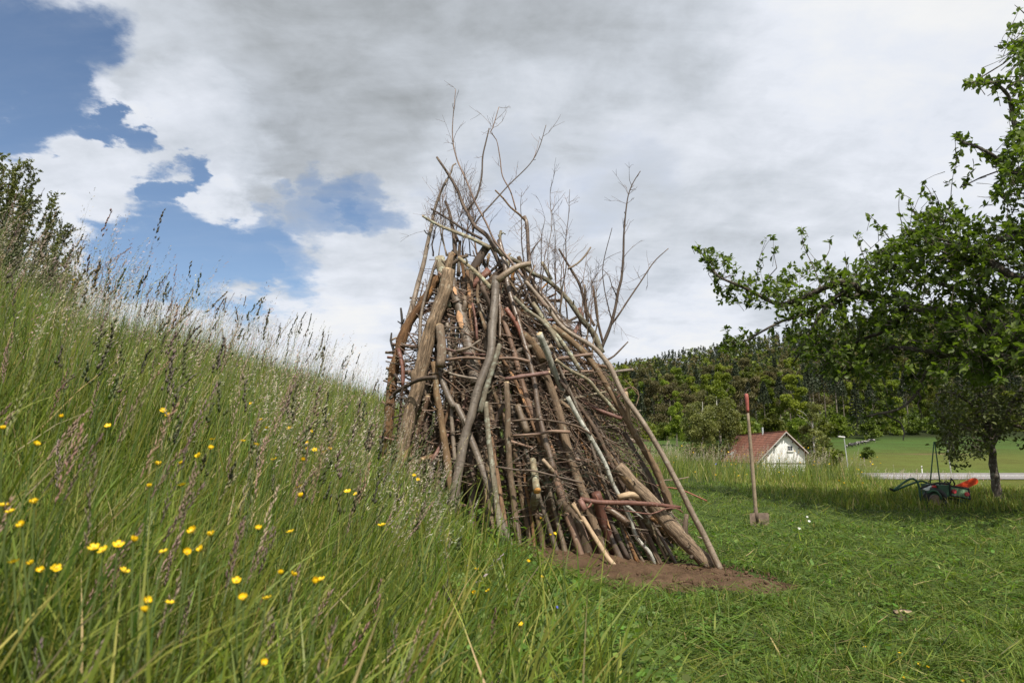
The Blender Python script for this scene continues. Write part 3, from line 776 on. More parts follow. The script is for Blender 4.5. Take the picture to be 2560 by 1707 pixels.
def tube_mesh(name, pts, r0, r1, mat, step=0.045, sides=10, wob=0.10, origin=None, seed=0, taper=1.0, knots=True, crook=0.0):
    """bent, uneven branch with a UV map in metres; open rings closed by end caps"""
    rs = np.random.default_rng(seed)
    C_ = catmull(pts, step); n = len(C_)
    C_ = np.array([tuple(p) for p in C_]); o = np.array(origin if origin is not None else C_[-1])
    if crook and n > 4:
        w1 = rs.uniform(3, 7); w2 = rs.uniform(8, 15); ph = rs.uniform(0, 6, 4)
        sl = np.linspace(0, 1, n); env = np.sin(np.pi * sl)
        C_[:, 0] += crook * env * (np.sin(w1 * sl * 2 + ph[0]) + 0.5 * np.sin(w2 * sl + ph[1]))
        C_[:, 1] += crook * env * (np.sin(w1 * sl * 1.7 + ph[2]) + 0.5 * np.sin(w2 * sl + ph[3]))
    T = np.gradient(C_, axis=0); T /= np.linalg.norm(T, axis=1, keepdims=True) + 1e-9
    up = np.array([0.31, -0.83, 0.46]); A = np.cross(T, up); ln = np.linalg.norm(A, axis=1, keepdims=True)
    A = np.where(ln < 1e-3, np.array([1.0, 0, 0]), A / np.maximum(ln, 1e-6)); B = np.cross(T, A)
    s = np.concatenate([[0], np.cumsum(np.linalg.norm(np.diff(C_, axis=0), axis=1))])
    f = (s / max(s[-1], 1e-6)) ** taper
    rad = r0 + (r1 - r0) * f
    ph = rs.uniform(0, 6.28, 6)
    q = np.linspace(0, 2 * np.pi, sides, endpoint=False)
    surfv = 1 + wob * (np.sin(2 * q[None] + ph[0] + s[:, None] * 3) * 0.5 + np.sin(3 * q[None] + ph[1] - s[:, None] * 5) * 0.35 + 0.5 * np.sin(s[:, None] * 17 + ph[2]) * np.sin(q[None] + ph[3]) + 0.4 * np.sin(s[:, None] * 31 + ph[4]))
    if knots and n > 5 and r0 > 0.015:
        for _ in range(max(1, int(s[-1] * 3.6))):
            k0 = rs.uniform(0.05, 0.95) * s[-1]; q0 = rs.uniform(0, 6.28)
            dq = np.angle(np.exp(1j * (q - q0)))
            surfv += rs.uniform(.18, .5) * np.exp(-((s[:, None] - k0) / 0.035) ** 2 - (dq[None] / 0.6) ** 2)
    R_ = rad[:, None] * surfv
    V = C_[:, None] + R_[..., None] * (np.cos(q)[None, :, None] * A[:, None] + np.sin(q)[None, :, None] * B[:, None]) - o
    V = V.reshape(-1, 3)
    quads = []; luv = []
    mr = (r0 + r1) / 2
    for i in range(n - 1):
        for k in range(sides):
            k2 = (k + 1) % sides
            quads.append((i * sides + k, i * sides + k2, (i + 1) * sides + k2, (i + 1) * sides + k))
            u0 = k / sides * 2 * math.pi * mr; u1 = (k + 1) / sides * 2 * math.pi * mr
            luv += [(u0, s[i]), (u1, s[i]), (u1, s[i + 1]), (u0, s[i + 1])]
    tris = []
    c0 = len(V); V = np.concatenate([V, [C_[0] - o], [C_[-1] - o]])
    for k in range(sides):
        k2 = (k + 1) % sides
        tris += [(c0, k2, k), (c0 + 1, (n - 1) * sides + k, (n - 1) * sides + k2)]
    luv += [(0, 0)] * (len(tris) * 3)
    me = mesh_np(name, V, quads=quads, tris=tris, mat=mat, smooth=True)
    ul = me.uv_layers.new(name='UVMap'); ul.data.foreach_set('uv', np.asarray(luv, dtype=np.float32).ravel())
    return me, Vector(o), C_, rad, T

def cut_disc(name, c, nrm, r, mat, parent, o, prot=0.004, seed=0):
    """sawn end: a thin, slightly uneven disc proud of the end of a log"""
    rs = np.random.default_rng(seed)
    nrm = Vector(nrm).normalized(); a = nrm.orthogonal().normalized(); b = nrm.cross(a)
    n = 14; V = []
    for k in range(n):
        q = 2 * math.pi * k / n; rr = r * (0.95 + 0.08 * math.sin(2 * q + seed))
        V.append(c + (a * math.cos(q) + b * math.sin(q)) * rr - nrm * 0.01 - o)
    for k in range(n):
        V.append(V[k] + nrm * (0.01 + prot))
    V.append(c + nrm * (prot + 0.002) - o)
    qd = [(k, (k + 1) % n, n + (k + 1) % n, n + k) for k in range(n)]
    td = [(n + k, n + (k + 1) % n, 2 * n) for k in range(n)]
    return obj_np(name, mesh_np(name, [tuple(v) for v in V], quads=qd, tris=td, mat=mat), parent)

def sticks_mesh(name, lst, mat, o, sides=4):
    Vs, Qs, UV = [], [], []; n0 = 0
    for pts, r0, r1 in lst:
        P_ = np.array([tuple(p) for p in pts]); n = len(P_)
        T = np.gradient(P_, axis=0); T /= np.linalg.norm(T, axis=1, keepdims=True) + 1e-9
        A = np.cross(T, np.array([0.37, -0.81, 0.45])); A /= np.linalg.norm(A, axis=1, keepdims=True) + 1e-9; B = np.cross(T, A)
        q = np.linspace(0, 2 * np.pi, sides, endpoint=False); rad = np.linspace(r0, r1, n)
        V = P_[:, None] + rad[:, None, None] * (np.cos(q)[None, :, None] * A[:, None] + np.sin(q)[None, :, None] * B[:, None]) - np.array(o)
        Vs.append(V.reshape(-1, 3)); s = np.arange(n) * 0.08
        UV.append(np.stack([np.tile(q * r0, n), np.repeat(s, sides)], 1))
        for i in range(n - 1):
            for k in range(sides):
                k2 = (k + 1) % sides; Qs.append((n0 + i * sides + k, n0 + i * sides + k2, n0 + (i + 1) * sides + k2, n0 + (i + 1) * sides + k))
        n0 += n * sides
    return mesh_np(name, np.concatenate(Vs), quads=Qs, mat=mat, smooth=True, uv=np.concatenate(UV))

SEED = [100]
def branch3(name, label, cat, group, P3, r0, r1, mat, sides=10, cut0=None, cut1=None, kids=(), wob=0.10, crook=0.0, taper=1.0, step=0.045, ext=False, parent=None, base=None):
    SEED[0] += 1
    P3 = [Vector(p) for p in P3]
    if ext:
        d = (P3[-1] - P3[-2]).normalized(); k = 0
        while P3[-1].z > Hs(P3[-1].x, P3[-1].y) - 0.03 and k < 40:
            P3[-1] = P3[-1] + d * 0.03; k += 1
    me, o, C_, rad, T = tube_mesh(name, P3, r0, r1, M[mat], sides=sides, seed=SEED[0], wob=wob, crook=crook, taper=taper, step=step, origin=base)
    ob = obj_np(name, me, parent, o if parent is None else None)
    if parent is None: tag(ob, label, cat, group)
    ln_ = float(np.linalg.norm(C_[0] - C_[-1])); rst = np.random.default_rng(SEED[0] + 5000)
    if parent is None and ln_ > .45 and max(r0, r1) > .010:
        for _ in range(int(rst.integers(1, 4))):
            i_ = int(rst.integers(2, max(3, len(C_) - 3))); tt = Vector(T[min(i_, len(T) - 1)]); dv = tt.cross(Vector(rst.normal(size=3))).normalized()
            if dv.y > 0: dv = -dv
            c_ = Vector(C_[i_]); L_ = rst.uniform(.012, .055) + rad[i_]; rr = min(rad[i_] * .5, rst.uniform(.004, .010))
            st_ = sticks_mesh('stub', [([c_, c_ + (dv - tt * .35) * L_ * .6, c_ + (dv - tt * .6) * L_], rr * 1.3, rr * .75)], M[mat], o, sides=6); obj_np('stub', st_, ob)
    if cut0: cut_disc('cut_face', Vector(C_[0]), Vector(-T[0]), rad[0] * 0.95, M[cut0], ob, o, seed=SEED[0])
    if cut1: cut_disc('cut_face', Vector(C_[-1]), Vector(T[-1]), rad[-1] * 0.95, M[cut1], ob, o, seed=SEED[0])
    return ob, o, C_

def lift(pts, d0, d1, foot=False):
    """photo pixels to points on (or, by d, off) the face of the pile; foot: the last point stands on the ground"""
    n = len(pts)
    seg = [0.0]
    for a, b in zip(pts, pts[1:]): seg.append(seg[-1] + math.hypot(b[0] - a[0], b[1] - a[1]))
    f = [s / seg[-1] for s in seg]
    ya = surf(*pts[0], d0); yb = surf(*pts[-1], d1)
    if foot:
        g = ground_hit(*pts[-1], 3.5)
        if g: yb = max(YC - 1.6, min(YC + 0.4, g + 0.02))
    res = []
    for (p, ff) in zip(pts, f):
        y = ya + (yb - ya) * ff
        if not foot: y = 0.6 * y + 0.4 * surf(*p, d0 + (d1 - d0) * ff)
        res.append(at(p[0], p[1], y))
    return res

G1 = 'logs and branches of the wood pile'
# name, label, points (photo pixels, top first), width at start and end (photo pixels), material, options
LOGS = [
 ('log', 'thick grey log with flaking furrowed bark leaning at left front of the pile', [(1122,676),(1111,734),(1088,794),(1073,837),(1056,909),(1045,966),(1022,1050),(1004,1140)], 31, 37, 'rough', dict(d=(-.12,-.22), ext=1, cut0='cut')),
 ('log', 'blunt mossy log end standing up behind the flaking furrowed log', [(1099,644),(1104,670),(1112,700),(1118,770)], 25, 27, 'lichen', dict(d=(.02,.05))),
 ('log', 'knotty grey trunk with orange bare patches left of the forked trunk', [(1128,700),(1136,735),(1148,768),(1157,803),(1168,851),(1180,905),(1190,960)], 25, 31, 'smooth', dict(d=(.0,.06), patches=[(1140,735,9,26),(1153,808,17,52)], kids=[([(1152,790),(1163,760),(1161,742)], 17, 12, 'smooth')])),
 ('log', 'dark log with pale sawn end pointing up right at the top of the pile', [(1219,615),(1204,638),(1188,664),(1172,700),(1150,752)], 22, 24, 'dark', dict(d=(.0,.10), cut0='cut')),
 ('log', 'red brown thick branch crossing behind the dark sawn log', [(1222,675),(1200,698),(1178,717),(1157,742),(1140,770)], 18, 21, 'red', dict(d=(.05,.14))),
 ('forked_trunk', 'smooth grey forked trunk standing in the middle of the pile front', [(1240,693),(1237,751),(1233,794),(1230,837),(1226,889),(1208,937),(1194,975),(1177,1042),(1160,1102),(1150,1160)], 20, 23, 'smooth', dict(d=(-.18,-.25), ext=1, kids=[([(1239,705),(1258,690),(1283,671),(1296,665),(1327,659)], 18, 13, 'smooth')])),
 ('branch', 'split weathered stick pressed against the right of the forked trunk', [(1249,862),(1238,900),(1226,937),(1212,985),(1200,1030)], 13, 14, 'lichen', dict(d=(-.14,-.20))),
 ('branch', 'thin weathered pole standing in tall grass right of the forked trunk', [(1214,1005),(1223,1108),(1234,1194),(1242,1262)], 13, 14, 'lichen', dict(d=(-.16,-.2), ext=1)),
 ('log', 'short stub log with flat sawn top beside the furrowed log', [(1098,814),(1102,840),(1105,868),(1100,916)], 21, 21, 'brown', dict(d=(-.14,-.14), cut0='cut')),
 ('log', 'brown log below the short stub log sinking into the grass', [(1085,905),(1089,945),(1092,985),(1099,1025),(1107,1078)], 17, 18, 'brown', dict(d=(-.06,-.06), ext=1)),
 ('log', 'slanting log at the lower left under the curved dark stick', [(1096,928),(1110,965),(1132,1013),(1157,1045),(1172,1085)], 16, 17, 'smooth', dict(d=(-.02,-.05), ext=1)),
 ('branch', 'long bent branch at left edge of the pile running up into the sky', [(1140,409),(1132,414),(1128,430),(1105,474),(1089,516),(1078,567),(1069,608),(1061,650),(1045,711),(1033,757),(1019,808),(1005,851),(995,900)], 4, 18, 'smooth', dict(d=(.05,.0), twigs=9)),
 ('log', 'orange brown log with shredding bark at the left edge of the pile', [(1092,690),(1085,706),(1065,745),(1045,774),(1022,808),(1005,854),(990,903),(980,960),(972,1060)], 22, 25, 'orange', dict(d=(-.02,-.05), ext=1)),
 ('branch', 'smooth pale pole between the orange log and the furrowed log', [(1092,650),(1085,668),(1073,708),(1062,745),(1053,788),(1050,823),(1049,876)], 7, 10, 'smooth', dict(d=(-.10,-.14))),
 ('snag', 'charred black snag sticking up left of the orange log', [(1002,770),(1005,800),(1004,832),(996,862)], 5, 9, 'char', dict(d=(-.08,-.06), kids=[([(1004,808),(1011,797)], 5, 3, 'char'), ([(1003,815),(994,803)], 4, 3, 'char')])),
 ('snag', 'small black snag with a pale split tip at far left of the pile', [(979,832),(977,851),(986,880)], 4, 8, 'char', dict(d=(-.08,-.06), kids=[([(977,853),(991,844)], 5, 4, 'peeled')])),
 ('branch', 'short level branch poking out left below the black snag', [(983,861),(1010,864),(1044,868)], 9, 9, 'twig', dict(d=(-.12,-.1), cut0='cut')),
 ('branch', 'stubby grey stick end at the far left edge of the pile', [(965,881),(985,882),(1010,884)], 7, 7, 'smooth', dict(d=(-.08,.05), cut0='cut')),
 ('branch', 'rust red stick leaning on the orange log at left', [(997,872),(1006,917),(1007,965)], 11, 10, 'red', dict(d=(-.16,-.14))),
 ('branch', 'curved dark stick lying across the furrowed log', [(976,996),(988,982),(1008,969),(1036,954),(1059,946),(1090,943)], 9, 11, 'dark', dict(d=(-.34,-.36))),
 ('branch', 'long glossy brown pole right of the forked trunk', [(1248,600),(1260,650),(1266,688),(1271,722),(1283,762),(1297,808),(1312,860),(1326,909),(1337,962),(1346,1027),(1360,1088),(1375,1137),(1384,1175)], 12, 15, 'shiny', dict(d=(-.06,-.12))),
 ('branch', 'thin straight stick just right of the forked trunk', [(1248,728),(1250,790),(1250,850)], 7, 7, 'shiny', dict(d=(-.08,-.06))),
 ('branch', 'upright broken pole at right of the top with a bent side shoot', [(1311,541),(1317,556),(1320,607),(1323,656),(1332,702),(1346,728),(1375,762),(1403,803),(1438,840)], 9, 13, 'shiny', dict(d=(.0,-.02), kids=[([(1311,552),(1298,536),(1277,519),(1258,496),(1238,476)], 6, 4, 'brown'), ([(1324,640),(1340,612),(1356,595)], 4, 2, 'shiny')], twigs=3)),
 ('branch', 'long lichen covered pole sweeping down right from the top', [(1238,622),(1263,640),(1303,660),(1332,684),(1367,700),(1415,744),(1453,796),(1482,832),(1505,882)], 10, 16, 'lichen', dict(d=(-.08,-.10))),
 ('branch', 'crooked branch crossing the top from the left with a bare end', [(1057,540),(1096,563),(1153,586),(1191,602),(1226,620)], 6, 11, 'lichen', dict(d=(-.10,-.08), cut0='cut')),
 ('branch', 'thin dark stick above the crooked crossing branch', [(1078,522),(1121,548),(1159,573),(1205,598)], 5, 7, 'dark', dict(d=(-.02,-.02))),
 ('branch', 'black topped curved branch rising left above the pile', [(1092,393),(1121,436),(1143,474),(1156,509),(1172,538),(1188,567),(1217,589),(1240,626)], 5, 13, 'dark', dict(d=(-.04,-.06), kids=[([(1172,528),(1191,493),(1204,442),(1207,391),(1216,350),(1223,321)], 6, 3, 'dark')], twigs=5)),
 ('branch', 'long straight whip reaching highest above the pile', [(1139,224),(1131,328),(1140,391),(1166,452),(1188,506),(1217,560),(1236,602),(1271,646),(1309,694),(1338,733),(1366,768)], 1.6, 8, 'twig', dict(d=(-.12,-.16), twigs=11)),
 ('branch', 'thin dark whip curving far out to the upper right', [(1365,313),(1348,369),(1325,410),(1274,461),(1230,509),(1191,554),(1180,590)], 1.6, 5, 'dark', dict(d=(.0,.02), twigs=4)),
 ('branch', 'thin twiggy shoot hanging between the black branch and the sky', [(1247,268),(1232,320),(1226,330),(1241,350),(1250,395),(1256,440),(1276,478),(1290,525)], 1.6, 4, 'twig', dict(d=(.03,.04), twigs=8)),
 ('sapling', 'tall bare sapling with fine twigs standing at the right of the pile', [(1601,428),(1584,455),(1571,487),(1564,535),(1560,583),(1558,646),(1553,700),(1545,729),(1539,767),(1526,815),(1503,872)], 2, 9, 'dark', dict(d=(.0,-.02), kids=[([(1527,820),(1548,785),(1568,754),(1598,710),(1635,655),(1671,621)], 5, 2, 'dark'), ([(1543,745),(1530,715),(1524,690)], 3, 1.6, 'dark'), ([(1531,805),(1519,760),(1510,715),(1508,660),(1530,570)], 3.5, 1.6, 'dark')], twigs=16)),
 ('branch', 'grey forked branch spreading against the sky right of the top', [(1397,622),(1424,668),(1449,711),(1459,748),(1470,805)], 5, 8, 'dark', dict(d=(.05,.02), kids=[([(1393,694),(1420,672),(1443,659),(1462,640),(1477,618)], 6, 4, 'smooth')], twigs=4)),
 ('branch', 'broken grey stick standing up behind the lichen covered pole', [(1461,712),(1466,767),(1476,795),(1486,815)], 6, 7, 'smooth', dict(d=(.06,.04), twigs=2)),
 ('branch', 'dark stick with snapped top right of the broken grey stick', [(1483,715),(1489,767),(1497,815),(1507,856)], 6, 7, 'dark', dict(d=(.04,.02), twigs=2)),
 ('branch', 'reddish stick with knobbly head behind the lichen covered pole', [(1447,772),(1455,790),(1445,815),(1430,845)], 10, 9, 'red', dict(d=(.04,.04))),
 ('branch', 'longest brown pole curving down to the right corner of the pile', [(1311,700),(1363,761),(1396,807),(1422,830),(1453,849),(1482,866),(1507,893),(1530,926),(1549,968),(1564,995),(1595,1037),(1641,1110),(1687,1194),(1725,1271),(1763,1344),(1803,1428)], 10, 16, 'smooth', dict(d=(-.16,0), foot=1)),
 ('branch', 'brown knotted pole with a splintered end beside the longest pole', [(1380,815),(1427,850),(1476,900),(1518,965),(1549,1018),(1580,1072),(1610,1122),(1637,1168),(1660,1225),(1678,1275)], 15, 18, 'brown', dict(d=(-.10,-.20), kids=[([(1578,1060),(1570,1020),(1562,980)], 10, 15, 'peeled')])),
 ('log', 'thick knotty grey log lying lowest at the right corner of the pile', [(1545,1165),(1587,1213),(1618,1244),(1656,1290),(1694,1332),(1736,1374),(1778,1420)], 31, 35, 'rough', dict(d=(-.22,0), foot=1, cut1='cut', kids=[([(1712,1352),(1712,1320),(1717,1285)], 16, 11, 'rough'), ([(1733,1382),(1727,1396)], 14, 10, 'rough')])),
 ('branch', 'silver barked pole with dark rings down the right middle', [(1348,834),(1362,868),(1377,905),(1392,945),(1407,984),(1427,1060),(1446,1137),(1465,1194),(1472,1252),(1492,1309),(1501,1350)], 17, 11, 'birch', dict(d=(-.32,0), foot=1, cut0='cut', kids=[([(1470,1240),(1470,1275)], 6, 4, 'birch')])),
 ('branch', 'whitest birch pole with a pointed side fork at the right front', [(1419,992),(1449,1049),(1480,1099),(1511,1156),(1534,1213),(1557,1256),(1576,1298),(1591,1343),(1625,1382),(1638,1415)], 11, 10, 'birch', dict(d=(-.36,0), foot=1, kids=[([(1562,1260),(1585,1278),(1608,1296)], 9, 3, 'birch')])),
 ('log', 'brick red log with flaked pale bark at the right front', [(1490,1232),(1503,1286),(1518,1332),(1546,1396)], 23, 25, 'red', dict(d=(-.15,0), foot=1, cut1='wound', patches=[(1522,1310,7,28)])),
 ('branch', 'red branch lying level across the logs at lower right', [(1450,1248),(1511,1256),(1580,1257),(1641,1261),(1700,1268)], 14, 8, 'red', dict(d=(-.26,-.62), kids=[([(1452,1250),(1462,1275)], 15, 15, 'red')])),
 ('branch', 'pale peeled pole lying down to the soil at front', [(1432,1258),(1461,1301),(1492,1351),(1522,1397),(1547,1424)], 12, 11, 'peeled', dict(d=(-.2,0), foot=1)),
 ('log', 'brown log with reddish sawn end left of the peeled pole', [(1398,1250),(1438,1305),(1471,1386)], 24, 25, 'brown', dict(d=(-.12,0), foot=1, cut1='wound')),
 ('log', 'grey log between the white birch pole and the knotty log', [(1590,1262),(1614,1301),(1641,1340),(1678,1398)], 15, 18, 'lichen', dict(d=(-.1,0), foot=1)),
 ('branch', 'orange brown stick tucked behind the thick knotty log', [(1630,1295),(1660,1330),(1696,1366)], 10, 11, 'orange', dict(d=(-.05,0), foot=1)),
 ('log', 'log with bright orange sawn end facing out low in the pile', [(1332,1150),(1336,1180),(1340,1205),(1343,1226)], 17, 21, 'lichen', dict(d=(-.02,-.28), cut1='cut_orange')),
 ('log', 'grey log standing below the orange sawn end', [(1340,1236),(1335,1270),(1328,1300),(1321,1336)], 22, 26, 'lichen', dict(d=(-.12,0), foot=1)),
 ('branch', 'straight brown pole standing in the grass left of the orange sawn end', [(1266,955),(1269,1022),(1270,1094),(1274,1165),(1280,1223),(1288,1290)], 15, 16, 'brown', dict(d=(-.20,0), ext=1, cut0='cut')),
 ('branch', 'lichen spotted pole above the silver barked pole', [(1332,757),(1366,808),(1395,843),(1426,886),(1450,925)], 11, 11, 'lichen', dict(d=(-.10,-.06))),
 ('branch', 'greenish branch sloping right below the glossy pole top', [(1284,742),(1320,777),(1352,800),(1380,832),(1400,870)], 9, 9, 'lichen', dict(d=(-.12,-.08))),
 ('log', 'short log with pale sawn top above the lichen spotted pole', [(1334,746),(1342,772),(1358,800)], 15, 14, 'brown', dict(d=(-.05,.02), cut0='cut')),
 ('branch', 'stub with a pale sawn tip right of the upright broken pole', [(1355,656),(1366,676),(1378,700)], 8, 10, 'lichen', dict(d=(-.02,.02), cut0='cut')),
 ('branch', 'dark stick lying level across the middle of the pile', [(1111,900),(1165,894),(1214,897),(1286,896),(1325,904)], 8, 8, 'twig', dict(d=(-.08,-.1))),
 ('branch', 'thinner stick lying level above the long level dark stick', [(1108,871),(1165,883),(1216,887)], 6, 6, 'red', dict(d=(-.08,-.06))),
 ('branch', 'grey forked stick lying flat left of the forked trunk', [(1140,878),(1177,867),(1188,858),(1202,849)], 8, 5, 'smooth', dict(d=(-.10,-.08), kids=[([(1177,867),(1196,875),(1216,882)], 7, 6, 'smooth')])),
 ('branch', 'reddish brown branch lying level right of the forked trunk', [(1262,947),(1290,944),(1317,939),(1374,931)], 9, 11, 'red', dict(d=(-.14,-.18), cut1='cut')),
 ('branch', 'blue grey stick lying level at left middle of the pile', [(1094,918),(1132,935),(1161,942),(1195,948)], 6, 7, 'smooth', dict(d=(-.04,-.06))),
 ('branch', 'light branch with blunt pale end slanting into the forked trunk', [(1147,644),(1168,662),(1191,682),(1212,702),(1228,722)], 9, 12, 'lichen', dict(d=(-.10,-.10), cut0='cut')),
 ('branch', 'slim bent brown stick left of the forked trunk', [(1197,706),(1193,737),(1200,780),(1214,826)], 8, 8, 'brown', dict(d=(-.04,-.02))),
 ('branch', 'slim dark red stick beside the slim bent brown stick', [(1181,758),(1189,800),(1193,850)], 6, 7, 'red', dict(d=(-.04,-.02))),
 ('branch', 'broken branch end jutting out right over the forest', [(1530,930),(1555,927),(1581,924)], 7, 8, 'smooth', dict(d=(.0,-.05), cut1='cut')),
 ('branch', 'thin dark branch pointing up right over the forest edge', [(1570,854),(1552,873),(1535,890),(1519,899)], 3, 6, 'dark', dict(d=(.0,.0))),
 ('branch', 'curled bare twig hooking out at the right edge of the pile', [(1556,974),(1570,969),(1583,968),(1593,976),(1597,990),(1588,1021)], 3, 4, 'brown', dict(d=(-.02,-.02), kids=[([(1594,984),(1578,966),(1561,948)], 3, 1.6, 'brown')])),
 ('branch', 'thin crimson stick poking out right over the lawn', [(1640,1212),(1664,1217),(1706,1225),(1767,1252)], 4, 4, 'red', dict(d=(-.05,-.2))),
 ('branch', 'thin grey stick poking out right above the crimson stick', [(1655,1200),(1690,1198),(1722,1192)], 3, 2, 'twig', dict(d=(-.1,-.2))),
 ('snag', 'dark upright snag left of the black topped curved branch', [(1113,503),(1122,525),(1128,552),(1134,593),(1138,640)], 7, 11, 'dark', dict(d=(.04,.05), kids=[([(1131,570),(1140,590),(1146,605)], 6, 8, 'dark')], twigs=6)),
 ('branch', 'dark branch with knobbly top right of the dark upright snag', [(1150,603),(1148,640),(1146,690)], 8, 10, 'brown', dict(d=(.03,.05), twigs=4)),
 ('branch', 'orange brown stub with sawn tip behind the mossy log end', [(1133,632),(1122,650),(1110,668)], 13, 14, 'orange', dict(d=(.0,.03), cut0='cut')),
 ('branch', 'brown stick lying under the orange brown stub', [(1170,638),(1146,650),(1120,668)], 8, 10, 'brown', dict(d=(.01,.03))),
 ('branch', 'dark stick crossing behind the fork of the forked trunk', [(1262,665),(1240,685),(1214,712)], 11, 13, 'dark', dict(d=(.08,.1))),
 ('branch', 'short dark branch under the crossing at the very top', [(1226,612),(1240,640),(1252,668)], 10, 11, 'dark', dict(d=(.05,.06))),
 ('branch', 'twiggy stub with broken fingers at the very top of the pile', [(1252,578),(1250,600),(1252,640)], 7, 10, 'lichen', dict(d=(-.02,.0), kids=[([(1250,592),(1258,582),(1264,586)], 4, 3, 'lichen'), ([(1251,596),(1245,586)], 4, 3, 'lichen')])),
 ('log', 'purple brown log lying behind the white birch pole', [(1516,1268),(1545,1288),(1572,1310)], 16, 18, 'shiny', dict(d=(-.02,-.1))),
 ('log', 'splintered billet showing pale torn wood at lower right', [(1545,1243),(1575,1236),(1610,1243)], 16, 20, 'peeled', dict(d=(-.16,-.24))),
 ('branch', 'reddish thin branch with a fork looping over the knotty log', [(1515,1268),(1570,1277),(1628,1284),(1660,1272),(1690,1270),(1708,1282)], 4, 3, 'red', dict(d=(-.2,-.7))),
 ('branch', 'dark stick across the lower front above the orange sawn end', [(1240,1166),(1290,1174),(1330,1176),(1380,1188),(1455,1206)], 5, 6, 'dark', dict(d=(-.24,-.28))),
 ('branch', 'dark bent stick above the dark lower front stick', [(1280,1052),(1340,1048),(1400,1055),(1450,1068),(1478,1086)], 6, 6, 'dark', dict(d=(-.26,-.30))),
 ('branch', 'pale barked branch lying level in the lower middle', [(1282,1088),(1340,1085),(1380,1078),(1425,1080)], 7, 8, 'twig', dict(d=(-.16,-.18))),
 ('branch', 'short peeled piece lying slanted in the brushwood', [(1356,1148),(1370,1163),(1384,1180)], 9, 11, 'peeled', dict(d=(-.18,-.2))),
 ('log', 'shaded grey log leaning inside left of the glossy pole', [(1294,1012),(1304,1045),(1318,1082)], 17, 18, 'smooth', dict(d=(-.02,-.04))),
 ('log', 'small log with a round pale sawn end low in the grass at left', [(1085,1140),(1070,1144),(1056,1148)], 11, 12, 'orange', dict(d=(-.02,-.2), cut1='cut')),
 ('branch', 'dark right pole shaded under the brown knotted pole', [(1560,1080),(1590,1135),(1622,1190),(1648,1250),(1660,1300)], 12, 17, 'dark', dict(d=(.0,.0))),
 ('log', 'lichen spotted log between the knotted pole and the knotty log', [(1600,1170),(1625,1215),(1665,1270),(1705,1330),(1748,1385)], 13, 16, 'lichen', dict(d=(-.04,0), foot=1)),
 ('branch', 'slender forked branch below the lichen spotted pole', [(1390,900),(1430,928),(1470,950),(1500,985),(1540,1030)], 9, 9, 'lichen', dict(d=(-.14,-.12), cut0='cut')),
 ('log', 'stout brown log sloping right under the top of the silver pole', [(1305,835),(1325,850),(1345,875),(1360,905)], 17, 19, 'brown', dict(d=(-.02,-.02))),
 ('branch', 'thin brown pole rising through the middle right of the top', [(1283,762),(1310,800),(1338,850),(1352,880)], 10, 11, 'dark', dict(d=(.06,.05))),
]
def grow_twigs(path, k, seed, r0=0.0032, length=(0.10, 0.34)):
    """fine side twigs of one branch, joined into one mesh: list of (points, r0, r1)"""
    rs = np.random.default_rng(seed); out = []
    n = len(path)
    for _ in range(k):
        i = int(rs.integers(0, max(1, int(n * 0.72)))); p = Vector(path[i]); q = Vector(path[min(i + 2, n - 1)])
        back = (p - q).normalized() if (p - q).length > 1e-6 else Vector((0, 0, 1))
        d = (back * 0.9 + Vector(rs.normal(size=3)) * 0.55 + Vector((0, 0, 0.25))).normalized()
        L = rs.uniform(*length); pts = [p]
        for s in range(4):
            d = (d + Vector(rs.normal(size=3)) * 0.20).normalized(); pts.append(pts[-1] + d * L / 4)
        out.append((pts, r0 * rs.uniform(0.6, 1.1), 0.0011))
        for s in range(2):
            b = pts[int(rs.integers(1, 4))]; dd = (d + Vector(rs.normal(size=3)) * 0.7).normalized(); l2 = L * rs.uniform(0.2, 0.5)
            m_ = b + dd * l2 * 0.5 + Vector(rs.normal(size=3)) * 0.006
            out.append(([b, m_, b + dd * l2], r0 * 0.55, 0.001))
    return out
